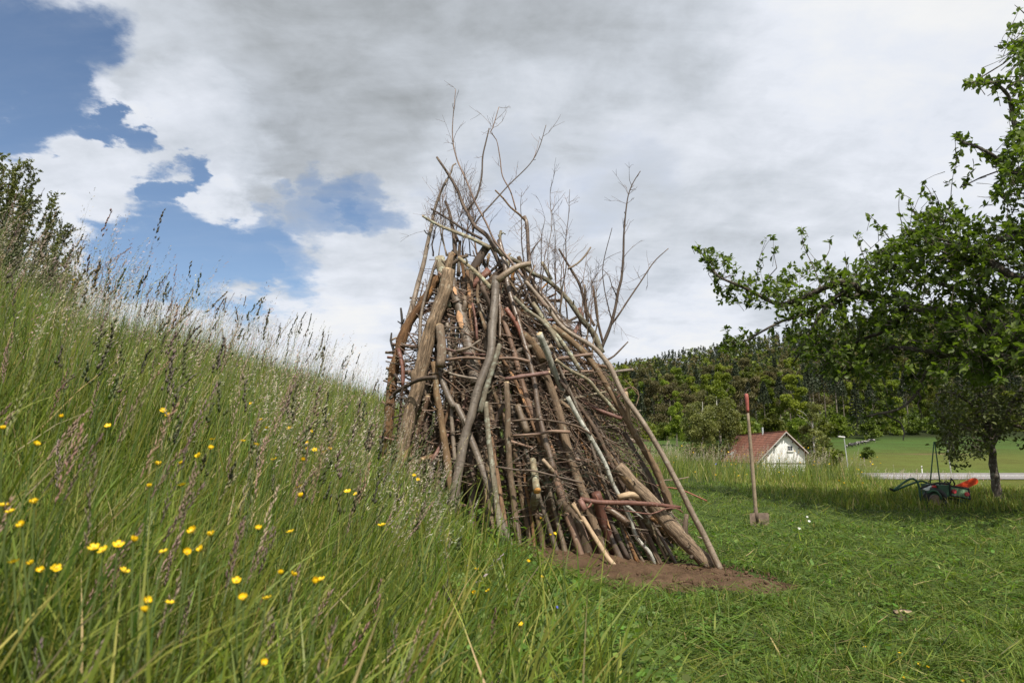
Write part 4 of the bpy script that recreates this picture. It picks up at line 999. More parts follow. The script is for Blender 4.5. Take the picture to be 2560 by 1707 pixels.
def build_log(spec):
    name, label, pts, w0, w1, mat, op = spec
    d0, d1 = op.get('d', (0, 0))
    P3 = lift(pts, d0, d1, op.get('foot', False))
    dm = (P3[0] - CAM).length
    k = 0.5 / FPX * 1.0
    r0 = w0 * k * (P3[0] - CAM).dot(Vector((0, CP, SP))); r1 = w1 * k * (P3[-1] - CAM).dot(Vector((0, CP, SP)))
    sides = 14 if max(w0, w1) > 20 else 10 if max(w0, w1) > 7 else 6
    cat = {'log': 'log', 'snag': 'snag', 'sapling': 'sapling', 'forked_trunk': 'log'}.get(name, 'branch')
    ob, o, C_ = branch3(name, label, cat, G1, P3, r0, r1, mat, sides=sides, cut0=op.get('cut0'), cut1=op.get('cut1'), ext=op.get('ext', False), wob=0.07 if mat in ('smooth', 'shiny', 'birch') else 0.13)
    SEED[0] += 1
    tips = [C_]
    for kp, a, b, km in op.get('kids', ()):
        # a fork starts on the axis of its branch and leaves it towards the camera side
        ref = min(C_, key=lambda c: math.hypot(*(np.array(proj(c[0], c[1], c[2])) - np.array(kp[0]))))
        K3 = []
        for i, p in enumerate(kp):
            y = ref[1] - 0.05 * min(1, i) + 0.02 * i
            K3.append(at(p[0], p[1], y) if i else Vector(ref))
        me, _, kc, _, _ = tube_mesh('side_branch', K3, a * k * ref[1], b * k * ref[1], M[km], sides=10 if a > 7 else 6, seed=SEED[0], origin=tuple(o)); SEED[0] += 1
        obj_np('side_branch', me, ob); tips.append(kc)
    for (qx, qy, qw, qh) in op.get('patches', ()):
        ref = min(C_, key=lambda c: math.hypot(*(np.array(proj(c[0], c[1], c[2])) - np.array((qx, qy)))))
        R_ = max(r0, r1) * 1.02
        a = Vector((0, 0, 1)); nseg = 14
        cen = at(qx, qy, ref[1]); V = []; ax = Vector(C_[min(len(C_) - 1, int(np.argmin(np.abs(C_[:, 2] - ref[2]))) + 3)]) - Vector(C_[max(0, int(np.argmin(np.abs(C_[:, 2] - ref[2]))) - 3)])
        ax.normalize(); sx = ax.cross(Vector((0, 1, 0))).normalized(); fw = sx.cross(ax).normalized()
        if fw.y > 0: fw = -fw
        refv = Vector(ref); hx = qw * k * ref[1]; hy = qh * k * ref[1]
        offx = (cen - refv).dot(sx)
        rows = []
        for j in range(9):
            rowv = []
            for i in range(7):
                fx = (i / 6 * 2 - 1); fy = (j / 8 * 2 - 1)
                wx = math.sqrt(max(0, 1 - abs(fy) ** 2.2)) * (0.86 + 0.2 * math.sin(5 * fy + qx))
                xx = max(-0.93 * R_, min(0.93 * R_, offx + fx * wx * hx)); dd = math.sqrt(max(0, (R_ * 1.06) ** 2 - xx * xx))
                # foot of the perpendicular on the axis of the log, so that the patch follows its bend
                along = fy * hy
                cc = min(C_, key=lambda c: abs((Vector(c) - refv).dot(ax) - along))
                cc = Vector(cc); base_ = cc + ax * (along - (cc - refv).dot(ax))
                rowv.append(tuple(base_ + sx * xx + fw * (dd + 0.002) - o))
            rows.append(rowv)
        V = [v for r in rows for v in r]
        q_ = [(j * 7 + i, j * 7 + i + 1, (j + 1) * 7 + i + 1, (j + 1) * 7 + i) for j in range(8) for i in range(6)]
        obj_np('bare_patch', mesh_np('bare_patch', V, quads=q_, mat=M['wound'], smooth=True), ob)
    if op.get('twigs'):
        tw = []
        for ci, cpath in enumerate(tips):
            tw += grow_twigs(cpath, op['twigs'] if ci == 0 else max(3, op['twigs'] // 2), SEED[0] + ci)
        obj_np('twigs', sticks_mesh('twigs', tw, M['twig'], o), ob)['kind'] = 'stuff'; SEED[0] += 1
    return ob
for spec in LOGS: build_log(spec)

# bare saplings and twiggy tops sticking out of the crown of the pile
rq = random.Random(31)
for i in range(24):
    if i < 15:
        px = 1325 + i * 11 + rq.uniform(-8, 8); pyb = np.interp(px, [1275, 1350, 1440, 1525], [600, 700, 800, 900]) + 60; tip = (px + rq.uniform(-18, 26), pyb - rq.uniform(110, 330) * (1.0 if i % 3 else 1.2)); lab = 'thin bare sapling with fine twigs standing among others right of the top'; grp = 'thin saplings right of the pile top'
    else:
        px = 1085 + (i - 15) * 13 + rq.uniform(-8, 8); pyb = 640; tip = (px + rq.uniform(-30, 24), pyb - rq.uniform(90, 210)); lab = 'thin twiggy birch top sticking out at the left of the pile top'; grp = 'thin birch tops left of the pile top'
    y0_ = surf(min(px, 1480), max(560, pyb), rq.uniform(.0, .25)); b = at(px, pyb, y0_); t_ = at(*tip, y0_ + rq.uniform(-.1, .15))
    pth = [t_, t_.lerp(b, .35) + Vector((rq.uniform(-.04, .04), 0, 0)), t_.lerp(b, .7) + Vector((rq.uniform(-.03, .03), 0, 0)), b]
    ob, o_, C_ = branch3('sapling', lab, 'sapling', grp, pth, .0022, rq.uniform(.006, .011), rq.choice(['dark', 'twig', 'smooth']), sides=5, crook=.012)
    obj_np('twigs', sticks_mesh('twigs', grow_twigs(C_, 12 if i < 15 else 16, 900 + i, .0026, (.10, .36) if i < 15 else (.12, .42)), M['twig'], o_), ob)['kind'] = 'stuff'
# less distinct sticks: back poles and brushwood that fill the pile, each one a thing of its own
rp = random.Random(5)
COLN = {'twig': 'brown', 'red': 'reddish', 'brown': 'warm brown', 'dark': 'dark', 'smooth': 'grey', 'shiny': 'glossy dark', 'orange': 'orange brown', 'lichen': 'lichen grey', 'rough': 'furrowed', 'birch': 'silver', 'peeled': 'pale peeled'}
def zone_of(px, py):
    a = np.interp(py, OUT_Y, OUT_L); b = np.interp(py, OUT_Y, OUT_R); f = (px - a) / (b - a)
    return ('upper ' if py < 840 else 'middle ' if py < 1060 else 'lower ') + ('left' if f < .3 else 'centre left' if f < .5 else 'centre right' if f < .7 else 'right')
def filler(name, label, group, P3, r0, r1, mat, sides, crook):
    branch3(name, label, 'stick' if name == 'stick' else 'branch', group, P3, r0, r1, mat, sides=sides, wob=0.1, crook=crook, step=0.07)
mats_f = ['twig', 'twig', 'twig', 'red', 'brown', 'dark', 'dark', 'smooth', 'shiny', 'orange', 'lichen']
for i in range(46):                       # poles leaning on the far side and flanks
    a = rp.uniform(-0.15, 1.15) * math.pi
    r = rp.uniform(0.80, 1.0)
    bx = 0.28 + 1.50 * r * math.cos(a); by = 7.0 + 0.95 * r * math.sin(a)
    if a > math.pi * 0.92: bx += 0.1
    top = Vector((-0.13 + rp.uniform(-.14, .22), 7.0 + rp.uniform(-.05, .22), 3.15 + rp.uniform(-0.75, 0.25)))
    b = Vector((bx, by, Hs(bx, by) - 0.03))
    mid = b.lerp(top, 0.5) + Vector((rp.uniform(-.06, .06), rp.uniform(-.05, .05), rp.uniform(-.06, .04)))
    filler('branch', 'brown pole leaning at the back of the wood pile, seen through the gaps', 'poles at the back of the wood pile', [top, mid, b], rp.uniform(.012, .02), rp.uniform(.022, .036), rp.choice(['brown', 'dark', 'smooth', 'shiny', 'orange', 'lichen']), 8, 0.012)
cnt = 0
while cnt < 125:                          # brushwood lying across the inside
    py = rp.uniform(700, 1330); L = np.interp(py, OUT_Y, OUT_L); R = np.interp(py, OUT_Y, OUT_R)
    px = rp.uniform(L + 10, R - 25)
    g = ground_hit(px, py, 3.5)
    y = surf(px, py, rp.uniform(0.02 if py < 1150 else 0.12, 0.36))
    p = at(px, py, y)
    if p.z < Hs(p.x, p.y) + 0.04: continue
    if py > 1230 and px < 1250: continue
    upness = max(0.0, (900 - py) / 260.0)
    steep = rp.random() < 0.18 + 0.5 * upness
    ang = rp.gauss(0, 0.36) if not steep else rp.choice([-1, 1]) * rp.uniform(0.7, 1.4)
    if px > 1420 and not steep: ang -= 0.30
    lim = min(px - L, R - px) / FPX * 7 * 2 + 0.06
    ln = min(rp.uniform(0.35, 1.15), max(0.18, lim * (1.0 if not steep else 1.6)))
    d = Vector((math.cos(ang), rp.gauss(0, 0.18), math.sin(ang))).normalized()
    a = p - d * ln * 0.5; b = p + d * ln * 0.5
    if min(a.z - Hs(a.x, a.y), b.z - Hs(b.x, b.y)) < 0.0: continue
    bend = Vector((0, rp.uniform(-.05, .05), rp.uniform(-.06, .05)))
    r = rp.choice([.007, .009, .011, .013, .016, .020, .026]); mt_ = rp.choice(mats_f)
    filler('stick', '%s%s stick lying %s in the %s of the brushwood' % ('thick ' if r >= .02 else 'thin ' if r < .01 else '', COLN[mt_], 'level' if abs(ang) < .25 else 'slanting' if not steep else 'upright', zone_of(px, py)), 'brushwood sticks in the wood pile', [a, p + bend, b], r, r * rp.uniform(.55, .95), mt_, 7, 0.012)
    cnt += 1
# stouter logs and poles leaning behind the front ones, their feet on the ground
for i in range(52):
    f0 = (i + rp.uniform(-.4, .4)) / 58; f0 = min(.86, max(.02, f0))
    pyb = rp.uniform(1080, 1330); Lb = np.interp(pyb, OUT_Y, OUT_L); Rb = np.interp(pyb, OUT_Y, OUT_R)
    pxb = Lb + (Rb - Lb) * f0
    pyt = rp.choice([rp.uniform(600, 760), rp.uniform(640, 900), rp.uniform(760, 1000)]); Lt = np.interp(pyt, OUT_Y, OUT_L); Rt = np.interp(pyt, OUT_Y, OUT_R)
    pxt = Lt + (Rt - Lt) * min(.97, max(.04, .12 + f0 * .76 + rp.uniform(-.10, .10)))
    dd = rp.uniform(-.02, .16); wpx = rp.choice([7, 8, 9, 10, 11, 12, 13, 14, 18, 21]); mt_ = rp.choice(['brown', 'smooth', 'shiny', 'orange', 'lichen', 'dark', 'rough', 'shiny', 'brown', 'smooth', 'twig'])
    a = at(pxt, pyt, surf(pxt, pyt, dd)); b = at(pxb, pyb, surf(pxb, pyb, dd + rp.uniform(-.02, .06)))
    m_ = a.lerp(b, .5) + Vector((rp.uniform(-.05, .05), rp.uniform(-.03, .03), rp.uniform(-.02, .04)))
    k_ = .5 / FPX * 6.6
    SEED[0] += 1
    branch3('branch' if wpx < 16 else 'log', '%s %s leaning in the %s of the pile behind the front logs' % (COLN[mt_], 'pole' if wpx < 16 else 'log', zone_of((pxt + pxb) / 2, (pyt + pyb) / 2)), 'branch' if wpx < 16 else 'log', 'poles leaning inside the wood pile', [a, m_, b], wpx * k_ * rp.uniform(.7, 1), wpx * k_, mt_, sides=9, crook=.014, ext=True, cut0=rp.choice([None, 'cut', 'wound']) if wpx >= 14 else None)
# thousands of thin twigs, nobody could count them
tw = []
rs = np.random.default_rng(77)
while len(tw) < 2300:
    py = rs.uniform(650, 1400); L = np.interp(py, OUT_Y, OUT_L); R = np.interp(py, OUT_Y, OUT_R)
    px = rs.uniform(L + 4, R - 16)
    if rs.random() < 0.8 * max(0, (930 - py) / 280): continue
    if py > 1180 and rs.random() < (py - 1180) / 200: continue
    if py > 1225 and px < 1240: continue
    if px < 1300 and rs.random() < .35: continue
    p = at(px, py, surf(px, py, rs.uniform(0.0 if py < 1100 else 0.06, 0.42)))
    if p.z < Hs(p.x, p.y) + 0.02: continue
    lean = -0.35 if px > 1420 else -0.05
    ang = rs.normal(lean, 0.42) if rs.random() < 0.66 else rs.uniform(-1.5, 1.5)
    d = Vector((math.cos(ang), rs.normal(0, 0.16), math.sin(ang))).normalized()
    ln = rs.uniform(0.12, 0.55); a = p - d * ln / 2
    pts = [a]
    for s in range(4):
        d = (d + Vector(rs.normal(size=3)) * 0.10).normalized(); pts.append(pts[-1] + d * ln / 4)
    xx, yy = proj(*[float(v) for v in pts[-1]]); 
    x0_, y0_ = proj(*[float(v) for v in pts[0]])
    if x0_ < np.interp(float(y0_), OUT_Y, OUT_L) - 6: continue
    if xx > np.interp(float(yy), OUT_Y, OUT_R) + 8 or xx < np.interp(float(yy), OUT_Y, OUT_L) - 10: continue
    tw.append((pts, rs.choice([.002, .0025, .003, .004, .005, .0065]), 0.0013))
while len(tw) < 3250:                     # longer bent sticks between them, fanning down to the right
    py = rs.uniform(720, 1330); L = np.interp(py, OUT_Y, OUT_L); R = np.interp(py, OUT_Y, OUT_R)
    f_ = rs.beta(1.6, 1.2); px = L + 14 + (R - L - 34) * f_
    p = at(px, py, surf(px, py, rs.uniform(-.03, .30)))
    if p.z < Hs(p.x, p.y) + .06 or (py > 1215 and px < 1240): continue
    ang = rs.normal(-.15 - .75 * max(0, f_ - .45), .38) if rs.random() < .8 else rs.uniform(-1.5, 1.5)
    d = Vector((math.cos(ang), rs.normal(0, .10), math.sin(ang))).normalized(); ln = rs.uniform(.22, .75); pts = [p - d * ln / 2]
    for s in range(5):
        d = (d + Vector((rs.normal() * .12, rs.normal() * .06, rs.normal() * .12))).normalized(); pts.append(pts[-1] + d * ln / 5)
    ok_ = True
    for q_ in (pts[0], pts[-1]):
        xx, yy = proj(q_.x, q_.y, q_.z); ok_ &= bool(np.interp(float(yy), OUT_Y, OUT_L) - 4 < xx < np.interp(float(yy), OUT_Y, OUT_R) + 6) and q_.z > Hs(q_.x, q_.y) + .02
    if ok_: tw.append((pts, rs.choice([.0035, .0045, .006, .0075, .009]), .0026))
o = (0.28, 7.0, Hs(0.28, 7.0))
k3 = [tw[0::4] + tw[3::4], tw[1::4], tw[2::4]]
for lst, mt, nm in ((k3[0], M['twig'], 'brushwood'), (k3[1], M['shiny'], 'brushwood'), (k3[2], M['smooth'], 'brushwood')):
    ob = obj_np(nm, sticks_mesh(nm, lst, mt, o, sides=3), None, o)
    tag(ob, 'thin twigs filling the inside of the wood pile', kind='stuff')

# dry leaves caught in the brushwood
n_ = 0; DL = []; DD = []
while n_ < 700:
    py = rs.uniform(640, 1340); px = rs.uniform(np.interp(py, OUT_Y, OUT_L) + 8, np.interp(py, OUT_Y, OUT_R) - 14)
    p = at(px, py, surf(px, py, rs.uniform(-.02, .3)))
    if p.z < Hs(p.x, p.y) + .02: continue
    DL.append(tuple(p - Vector(o))); DD.append(tuple(rs.normal(size=3))); n_ += 1
DL = np.array(DL); DD = np.array(DD); DD /= np.linalg.norm(DD, axis=1, keepdims=True); D2 = np.cross(DD, rs.normal(size=DD.shape)); D2 /= np.linalg.norm(D2, axis=1, keepdims=True)
sz_ = rs.uniform(.010, .026, (n_, 1))
V = np.stack([DL - DD * sz_, DL + D2 * sz_ * .55, DL + DD * sz_, DL - D2 * sz_ * .55 + np.cross(DD, D2) * sz_ * .3], 1).reshape(-1, 3)
tn = np.array([(.26, .13, .06), (.20, .12, .07), (.34, .22, .12), (.14, .08, .05)])[rs.integers(0, 4, n_)]
ob = obj_np('dry_leaves', mesh_np('dry_leaves', V, quads=np.arange(n_ * 4).reshape(-1, 4), mat=M['seed'], attrs={'tint': np.repeat(tn, 4, 0)}), None, o)
tag(ob, 'dry brown leaves caught between the sticks of the pile', kind='stuff')

# green spruce sprays stuck in the pile
M['needle'] = mat_leafy('spruce_needles', (0.022, 0.045, 0.022), trans=0.1, var=0.1)
def fir_spray(px, py, d, w_, h_, label, n=26):
    c = at(px, py, surf(px, py, d)); rs = np.random.default_rng(int(px))
    st = []; N = []
    for i in range(n):
        a = c + Vector((rs.uniform(-w_, w_), rs.uniform(-.06, .1), rs.uniform(-h_, h_)))
        dr = Vector((rs.uniform(-1, 1), rs.uniform(-.5, .3), rs.uniform(-.7, .25))).normalized(); L = rs.uniform(.10, .24)
        st.append(([a, a + dr * L * .5, a + dr * L + Vector((0, 0, -.02))], .0022, .001))
        for s in np.linspace(0.05, 1, 26):
            p = a + dr * L * s
            for q in range(3):
                v = (dr * 0.8 + Vector(rs.normal(size=3)) * 0.8).normalized(); N.append((p, v))
    ob = empty('fir_branch', c); tag(ob, label, 'fir branch', 'spruce sprays in the wood pile')
    obj_np('twigs', sticks_mesh('twigs', st, M['twig'], c), ob)['kind'] = 'stuff'
    P_ = np.array([tuple(p - c) for p, v in N]); Vv = np.array([tuple(v) for p, v in N]); sd = np.cross(Vv, rs.normal(size=Vv.shape)); sd /= np.linalg.norm(sd, axis=1, keepdims=True)
    V = np.stack([P_ - sd * .0011, P_ + sd * .0011, P_ + Vv * rs.uniform(.012, .02, (len(P_), 1))], 1).reshape(-1, 3)
    f = obj_np('needles', mesh_np('needles', V, tris=np.arange(len(V)).reshape(-1, 3), mat=M['needle']), ob); f['kind'] = 'stuff'
fir_spray(1400, 1205, -0.18, 0.17, 0.13, 'dark green spruce spray right of the log with the orange sawn end', 34)
fir_spray(1505, 1150, -0.12, 0.20, 0.12, 'dark green spruce spray behind the white birch pole', 34)
fir_spray(1345, 1130, -0.10, 0.15, 0.08, 'small spruce spray hanging above the orange sawn end', 20)
fir_spray(1575, 1130, -0.06, 0.12, 0.08, 'spruce spray shaded between the birch pole and the knotted pole', 18)

# ------------------------------------------------------------------ trees of the hillside forest
def rot_quads(P_, size, rs, asp=1.0, nrm=None, flat=0.0):
    n = len(P_)
    a = rs.normal(size=(n, 3)); a /= np.linalg.norm(a, axis=1, keepdims=True)
    b = np.cross(a, rs.normal(size=(n, 3)))
    if flat: b[:, 2] *= (1 - flat); a[:, 2] *= (1 - flat)
    a /= np.linalg.norm(a, axis=1, keepdims=True) + 1e-9; b -= a * (a * b).sum(1, keepdims=True); b /= np.linalg.norm(b, axis=1, keepdims=True) + 1e-9
    s = size[:, None] * 0.5
    V = np.stack([P_ - a * s - b * s * asp * 0.4, P_ + b * s * asp, P_ + a * s + b * s * asp * 0.2, P_ - b * s * asp * 0.8], 1).reshape(-1, 3)
    return V, np.arange(n * 4).reshape(-1, 4)
def crown_deciduous(rs, h, w_, n, leaf, low=0.22, lobes=13):
    cen = []
    for i in range(lobes):
        t = rs.uniform(low, 0.97); rmax = w_ * (0.45 + 0.55 * math.sin(math.pi * min(1, (t - low) / (1 - low) * 0.8 + 0.18)))
        a = rs.uniform(0, 6.28); r = rmax * rs.uniform(0.2, 0.75)
        cen.append((r * math.cos(a), r * math.sin(a), h * t, rs.uniform(0.30, 0.5) * w_ * (1.15 - 0.5 * t)))
    cen = np.array(cen); k = rs.integers(0, lobes, n)
    v = rs.normal(size=(n, 3)); v /= np.linalg.norm(v, axis=1, keepdims=True)
    P_ = cen[k, :3] + v * (cen[k, 3] * rs.uniform(0.55, 1.05, n))[:, None] * np.array([1, 1, 0.8])
    return rot_quads(P_, rs.uniform(0.6, 1.3, n) * leaf, rs, 0.9)
def crown_spruce(rs, h, w_, n, low):
    t = rs.random(n) ** 0.75; tier = np.floor(t * 17) / 17 + rs.normal(0, 0.008, n)
    z = h * (low + (1 - low) * tier); R_ = w_ * (1 - tier) ** 0.85 * (0.8 + 0.2 * rs.random(n)) + 0.12
    a = rs.uniform(0, 6.28, n); bough = np.round(a / 0.62) * 0.62 + rs.normal(0, 0.11, n); r = R_ * np.sqrt(rs.uniform(0.05, 1, n))
    P_ = np.stack([r * np.cos(bough), r * np.sin(bough), z - 0.28 * r + rs.normal(0, 0.12, n)], 1)
    return rot_quads(P_, rs.uniform(0.5, 1.0, n) * 1.0, rs, 0.6, flat=0.3)
def trunk_mesh(h, r0, lean=0.0, limbs=0, rs=None, low=0.3):
    lst = [([(0, 0, -0.4), (lean * .3, 0, h * .4), (lean, 0.05, h)], r0, r0 * 0.25)]
    return lst
M['leaf_bright'] = mat_leafy('beech_leaf_bright', (0.150, 0.185, 0.022), trans=0.38, var=0.28, hue_var=0.015, nscale=0.22)
M['leaf_mid'] = mat_leafy('beech_leaf_mid', (0.115, 0.142, 0.022), trans=0.38, var=0.28, hue_var=0.02, nscale=0.22)
M['leaf_brown'] = mat_leafy('bare_crown_buds', (0.115, 0.100, 0.040), trans=0.25, var=0.2, hue_var=0.02, nscale=0.25)
M['leaf_birch'] = mat_leafy('birch_leaf', (0.125, 0.135, 0.038), trans=0.3, var=0.12, nscale=0.5)
M['needles_far'] = mat_leafy('conifer_needles', (0.034, 0.046, 0.022), trans=0.08, var=0.3, hue_var=0.015, nscale=0.3)
M['trunk_far'] = mat_plain('forest_trunk', (0.16, 0.135, 0.105), 0.9, 0.2, 2.0, 0.3)
M['trunk_birch'] = mat_plain('birch_trunk', (0.50, 0.48, 0.43), 0.8, 0.05, 3.0, 0.3)
TREES = {}
def proto_tree(key, crown, tr, mcrown, mtrunk):
    V, Q = crown
    cm = mesh_np(key + '_crown', V, quads=Q, mat=mcrown); tm = sticks_mesh(key + '_trunk', tr, mtrunk, (0, 0, 0), sides=7)
    TREES.setdefault(key.rstrip('0123456789'), []).append((cm, tm))
for i in range(3):
    rs = np.random.default_rng(300 + i)
    proto_tree('spruce%d' % i, crown_spruce(rs, 23, 5.0, 3400, (0.08, 0.14, 0.2)[i]), [([(0, 0, -1), (0, 0, 24)], .30, .05)], M['needles_far'], M['trunk_far'])
    proto_tree('bare_spruce%d' % i, crown_spruce(rs, 26, 4.0, 1700, (0.52, 0.6, 0.56)[i]), [([(0, 0, -1), (0.1, 0, 25)], .30, .06)], M['needles_far'], M['trunk_far'])
for i in range(3):
    rs = np.random.default_rng(340 + i)
    for key, mt in (('bright', M['leaf_bright']), ('mid', M['leaf_mid']), ('brown', M['leaf_brown'])):
        h = (21, 23, 19)[i]
        nn = 7000 if key != 'brown' else 5200
        br = [([(0, 0, -1), (0.2, 0, h * .5), (0.1, 0, h * .9)], .32, .05)]
        for k in range(9):
            a = rs.uniform(0, 6.28); z0 = h * rs.uniform(.3, .7); L = rs.uniform(2.5, 4.5)
            br.append(([(0.1, 0, z0), (L * .6 * math.cos(a), L * .6 * math.sin(a), z0 + L * .5), (L * math.cos(a), L * math.sin(a), z0 + L * 1.1)], .12, .03))
        proto_tree('%s%d' % (key, i), crown_deciduous(rs, h, 5.6, nn, 0.66 if key != 'brown' else 0.55, low=(0.16, 0.24, 0.10)[i], lobes=20), br, mt, M['trunk_far'])
rs = np.random.default_rng(399)
proto_tree('shrub', crown_deciduous(rs, 6.5, 4.2, 1500, 0.75, low=0.06, lobes=16), [([(0, 0, -.5), (0, 0, 4)], .15, .05)], M['leaf_mid'], M['trunk_far'])
TREES['shrub_bright'] = []
proto_tree('shrub_bright', crown_deciduous(rs, 6.0, 4.0, 1500, 0.7, low=0.06, lobes=16), [([(0, 0, -.5), (0, 0, 4)], .15, .05)], M['leaf_bright'], M['trunk_far'])
def birch_proto(key, h, w_, n, seed):
    rs = np.random.default_rng(seed); br = [([(0, 0, -.5), (.1, 0, h * .45), (.3, 0, h * .8), (.35, 0, h)], .17, .03)]
    for k in range(14):
        a = rs.uniform(0, 6.28); z0 = h * rs.uniform(.25, .8); L = rs.uniform(.8, 2.2)
        br.append(([(0.15, 0, z0), (L * .5 * math.cos(a), L * .5 * math.sin(a), z0 + L * .7), (L * math.cos(a), L * math.sin(a), z0 + L)], .025, .008))
    proto_tree(key, crown_deciduous(rs, h, w_, n, 0.30, low=0.08, lobes=26), br, M['leaf_birch'], M['trunk_birch'])
birch_proto('birch', 10.5, 2.5, 5200, 401); birch_proto('willow', 11.0, 3.9, 9000, 402)
def tree(name, key, x, y, s, rz, label, cat, group=None, k=0, zoff=0.0, sz=None):
    cm, tm = TREES[key][k % len(TREES[key])]
    e = empty(name, (x, y, Hs(x, y) + zoff), rz, s)
    if sz: e.scale = (s, s, s * sz)
    obj_np('trunk', tm, e); obj_np('crown', cm, e)
    tag(e, label, cat, group); return e
rf = random.Random(21)
spots = []
tries = 0
while len(spots) < 296 and tries < 30000:
    tries += 1
    y = math.sqrt(rf.uniform(240.0 ** 2, 395.0 ** 2)); u = rf.uniform(0.02, 0.80); x = u * y
    if x > 108 and y < 252 + 0.05 * (x - 108): continue
    if min([9e9] + [(x - a) ** 2 + ((y - b) * 0.8) ** 2 for a, b in spots]) < 7.6 ** 2: continue
    spots.append((x, y))
for (x, y) in spots:
    u = x / y; edge = y < 262
    r = rf.random(); ridge = False
    if u > 0.36 and y < 285 and x > 85 and r < 0.55: key, nm, lab, grp = 'bare_spruce', 'spruce_tree', 'tall spruce with a long bare pale trunk at the forest edge', 'bare stemmed spruces at the forest edge'
    elif ridge: key, nm, lab, grp = ('spruce', 'spruce_tree', 'dark pointed spruce on the ridge of the forest hill', 'spruces along the ridge') if r < .42 else ('brown', 'deciduous_tree', 'brownish half bare tree on the forest hill', 'brownish trees on the forest hill')
    elif u < 0.16: key, nm, lab, grp = ('spruce', 'spruce_tree', 'dark spruce in the lower left of the forest hill', 'spruces low on the forest hill') if r < .35 else (('mid', 'deciduous_tree', 'mid green leafy tree on the forest hill', 'mid green trees on the forest hill') if r < .68 else ('brown', 'deciduous_tree', 'brownish half bare tree on the forest hill', 'brownish trees on the forest hill'))
    else:
        if r < .20: key, nm, lab, grp = 'spruce', 'spruce_tree', 'dark spruce among leafy trees of the forest hill', 'spruces among leafy trees'
        elif r < .45: key, nm, lab, grp = 'brown', 'deciduous_tree', 'brownish half bare tree on the forest hill', 'brownish trees on the forest hill'
        elif r < .74: key, nm, lab, grp = 'mid', 'deciduous_tree', 'mid green leafy tree on the forest hill', 'mid green trees on the forest hill'
        else: key, nm, lab, grp = 'bright', 'deciduous_tree', 'bright yellow green spring tree on the forest hill', 'bright green trees on the forest hill'
    s = rf.uniform(.70, 1.0)
    lab += ', ' + ('low' if y < 285 else 'lower slope' if y < 335 else 'halfway up') + (' at left' if u < .25 else ' in the middle' if u < .5 else ' at right') if key != 'bare_spruce' and 'lower left' not in lab else ''
    tree(nm, key, x, y, s, rf.uniform(0, 6.28), lab, 'tree', grp, k=rf.randrange(3), sz=rf.uniform(.9, 1.12))
# the upper forest, too many to count: one mass of conifers and leafy crowns up to the ridge
rs = np.random.default_rng(66); VV, CC = [], []; placed = np.zeros((0, 2)); n_ = 0
cand_y = np.sqrt(rs.uniform(392.0 ** 2, 655.0 ** 2, 9000)); cand_x = cand_y * rs.uniform(-.05, .86, 9000); grid_ = {}
for x_, y_ in zip(cand_x, cand_y):
    ky = (int(x_ // 8.4), int(y_ // 8.4))
    if ky in grid_: continue
    grid_[ky] = 1
    z_ = Hs(x_, y_); r_ = rs.random(); up_ = (y_ - 392) / 260
    sp_ = r_ < .30 + .25 * up_
    h_ = rs.uniform(14, 19) if sp_ else rs.uniform(12, 17); m_ = 105 if sp_ else 110
    if sp_: V, _ = crown_spruce(rs, h_, 3.6, m_, .05); c_ = np.array([.040, .055, .026])
    else:
        V, _ = crown_deciduous(rs, h_, 4.6, m_, 1.0, low=.1, lobes=9); c_ = np.array([(.150, .185, .022), (.105, .135, .022), (.115, .100, .040), (.115, .100, .040)])[rs.integers(0, 4)]
    if sp_: cen_ = V.reshape(-1, 4, 3).mean(1, keepdims=True); V = (cen_ + (V.reshape(-1, 4, 3) - cen_) * 2.1).reshape(-1, 3)
    else: cen_ = V.reshape(-1, 4, 3).mean(1, keepdims=True); V = (cen_ + (V.reshape(-1, 4, 3) - cen_) * 1.55).reshape(-1, 3)
    VV.append(V + np.array([x_, y_, z_])); CC.append(np.tile(c_ * rs.uniform(.7, 1.3), (len(V), 1)))
VV = np.concatenate(VV); CC = np.concatenate(CC)
M['far_leaf'] = mat_leafy('far_forest_leaf', attr='tint', trans=0.3)
tag(obj_np('forest', mesh_np('forest', VV, quads=np.arange(len(VV)).reshape(-1, 4), mat=M['far_leaf'], attrs={'tint': CC})), 'far mixed forest of dark conifers and spring green trees up to the ridge', kind='stuff')
# scrub under the forest trees
rs = np.random.default_rng(55); n_ = 42000
yy_ = rs.uniform(236, 420, n_); xx_ = yy_ * rs.uniform(-.06, .86, n_); k_ = ~((xx_ > 104) & (yy_ < 254 + 0.05 * (xx_ - 108)))
xx_, yy_ = xx_[k_], yy_[k_]
V, Q = rot_quads(np.stack([xx_, yy_, H(xx_, yy_) + rs.uniform(.1, 2.6, len(xx_)) ** 1.0], 1), rs.uniform(.7, 1.7, len(xx_)), rs, .8)
tag(obj_np('undergrowth', mesh_np('undergrowth', V, quads=Q, mat=M['leaf_mid'])), 'dark green scrub under the forest trees', kind='stuff')
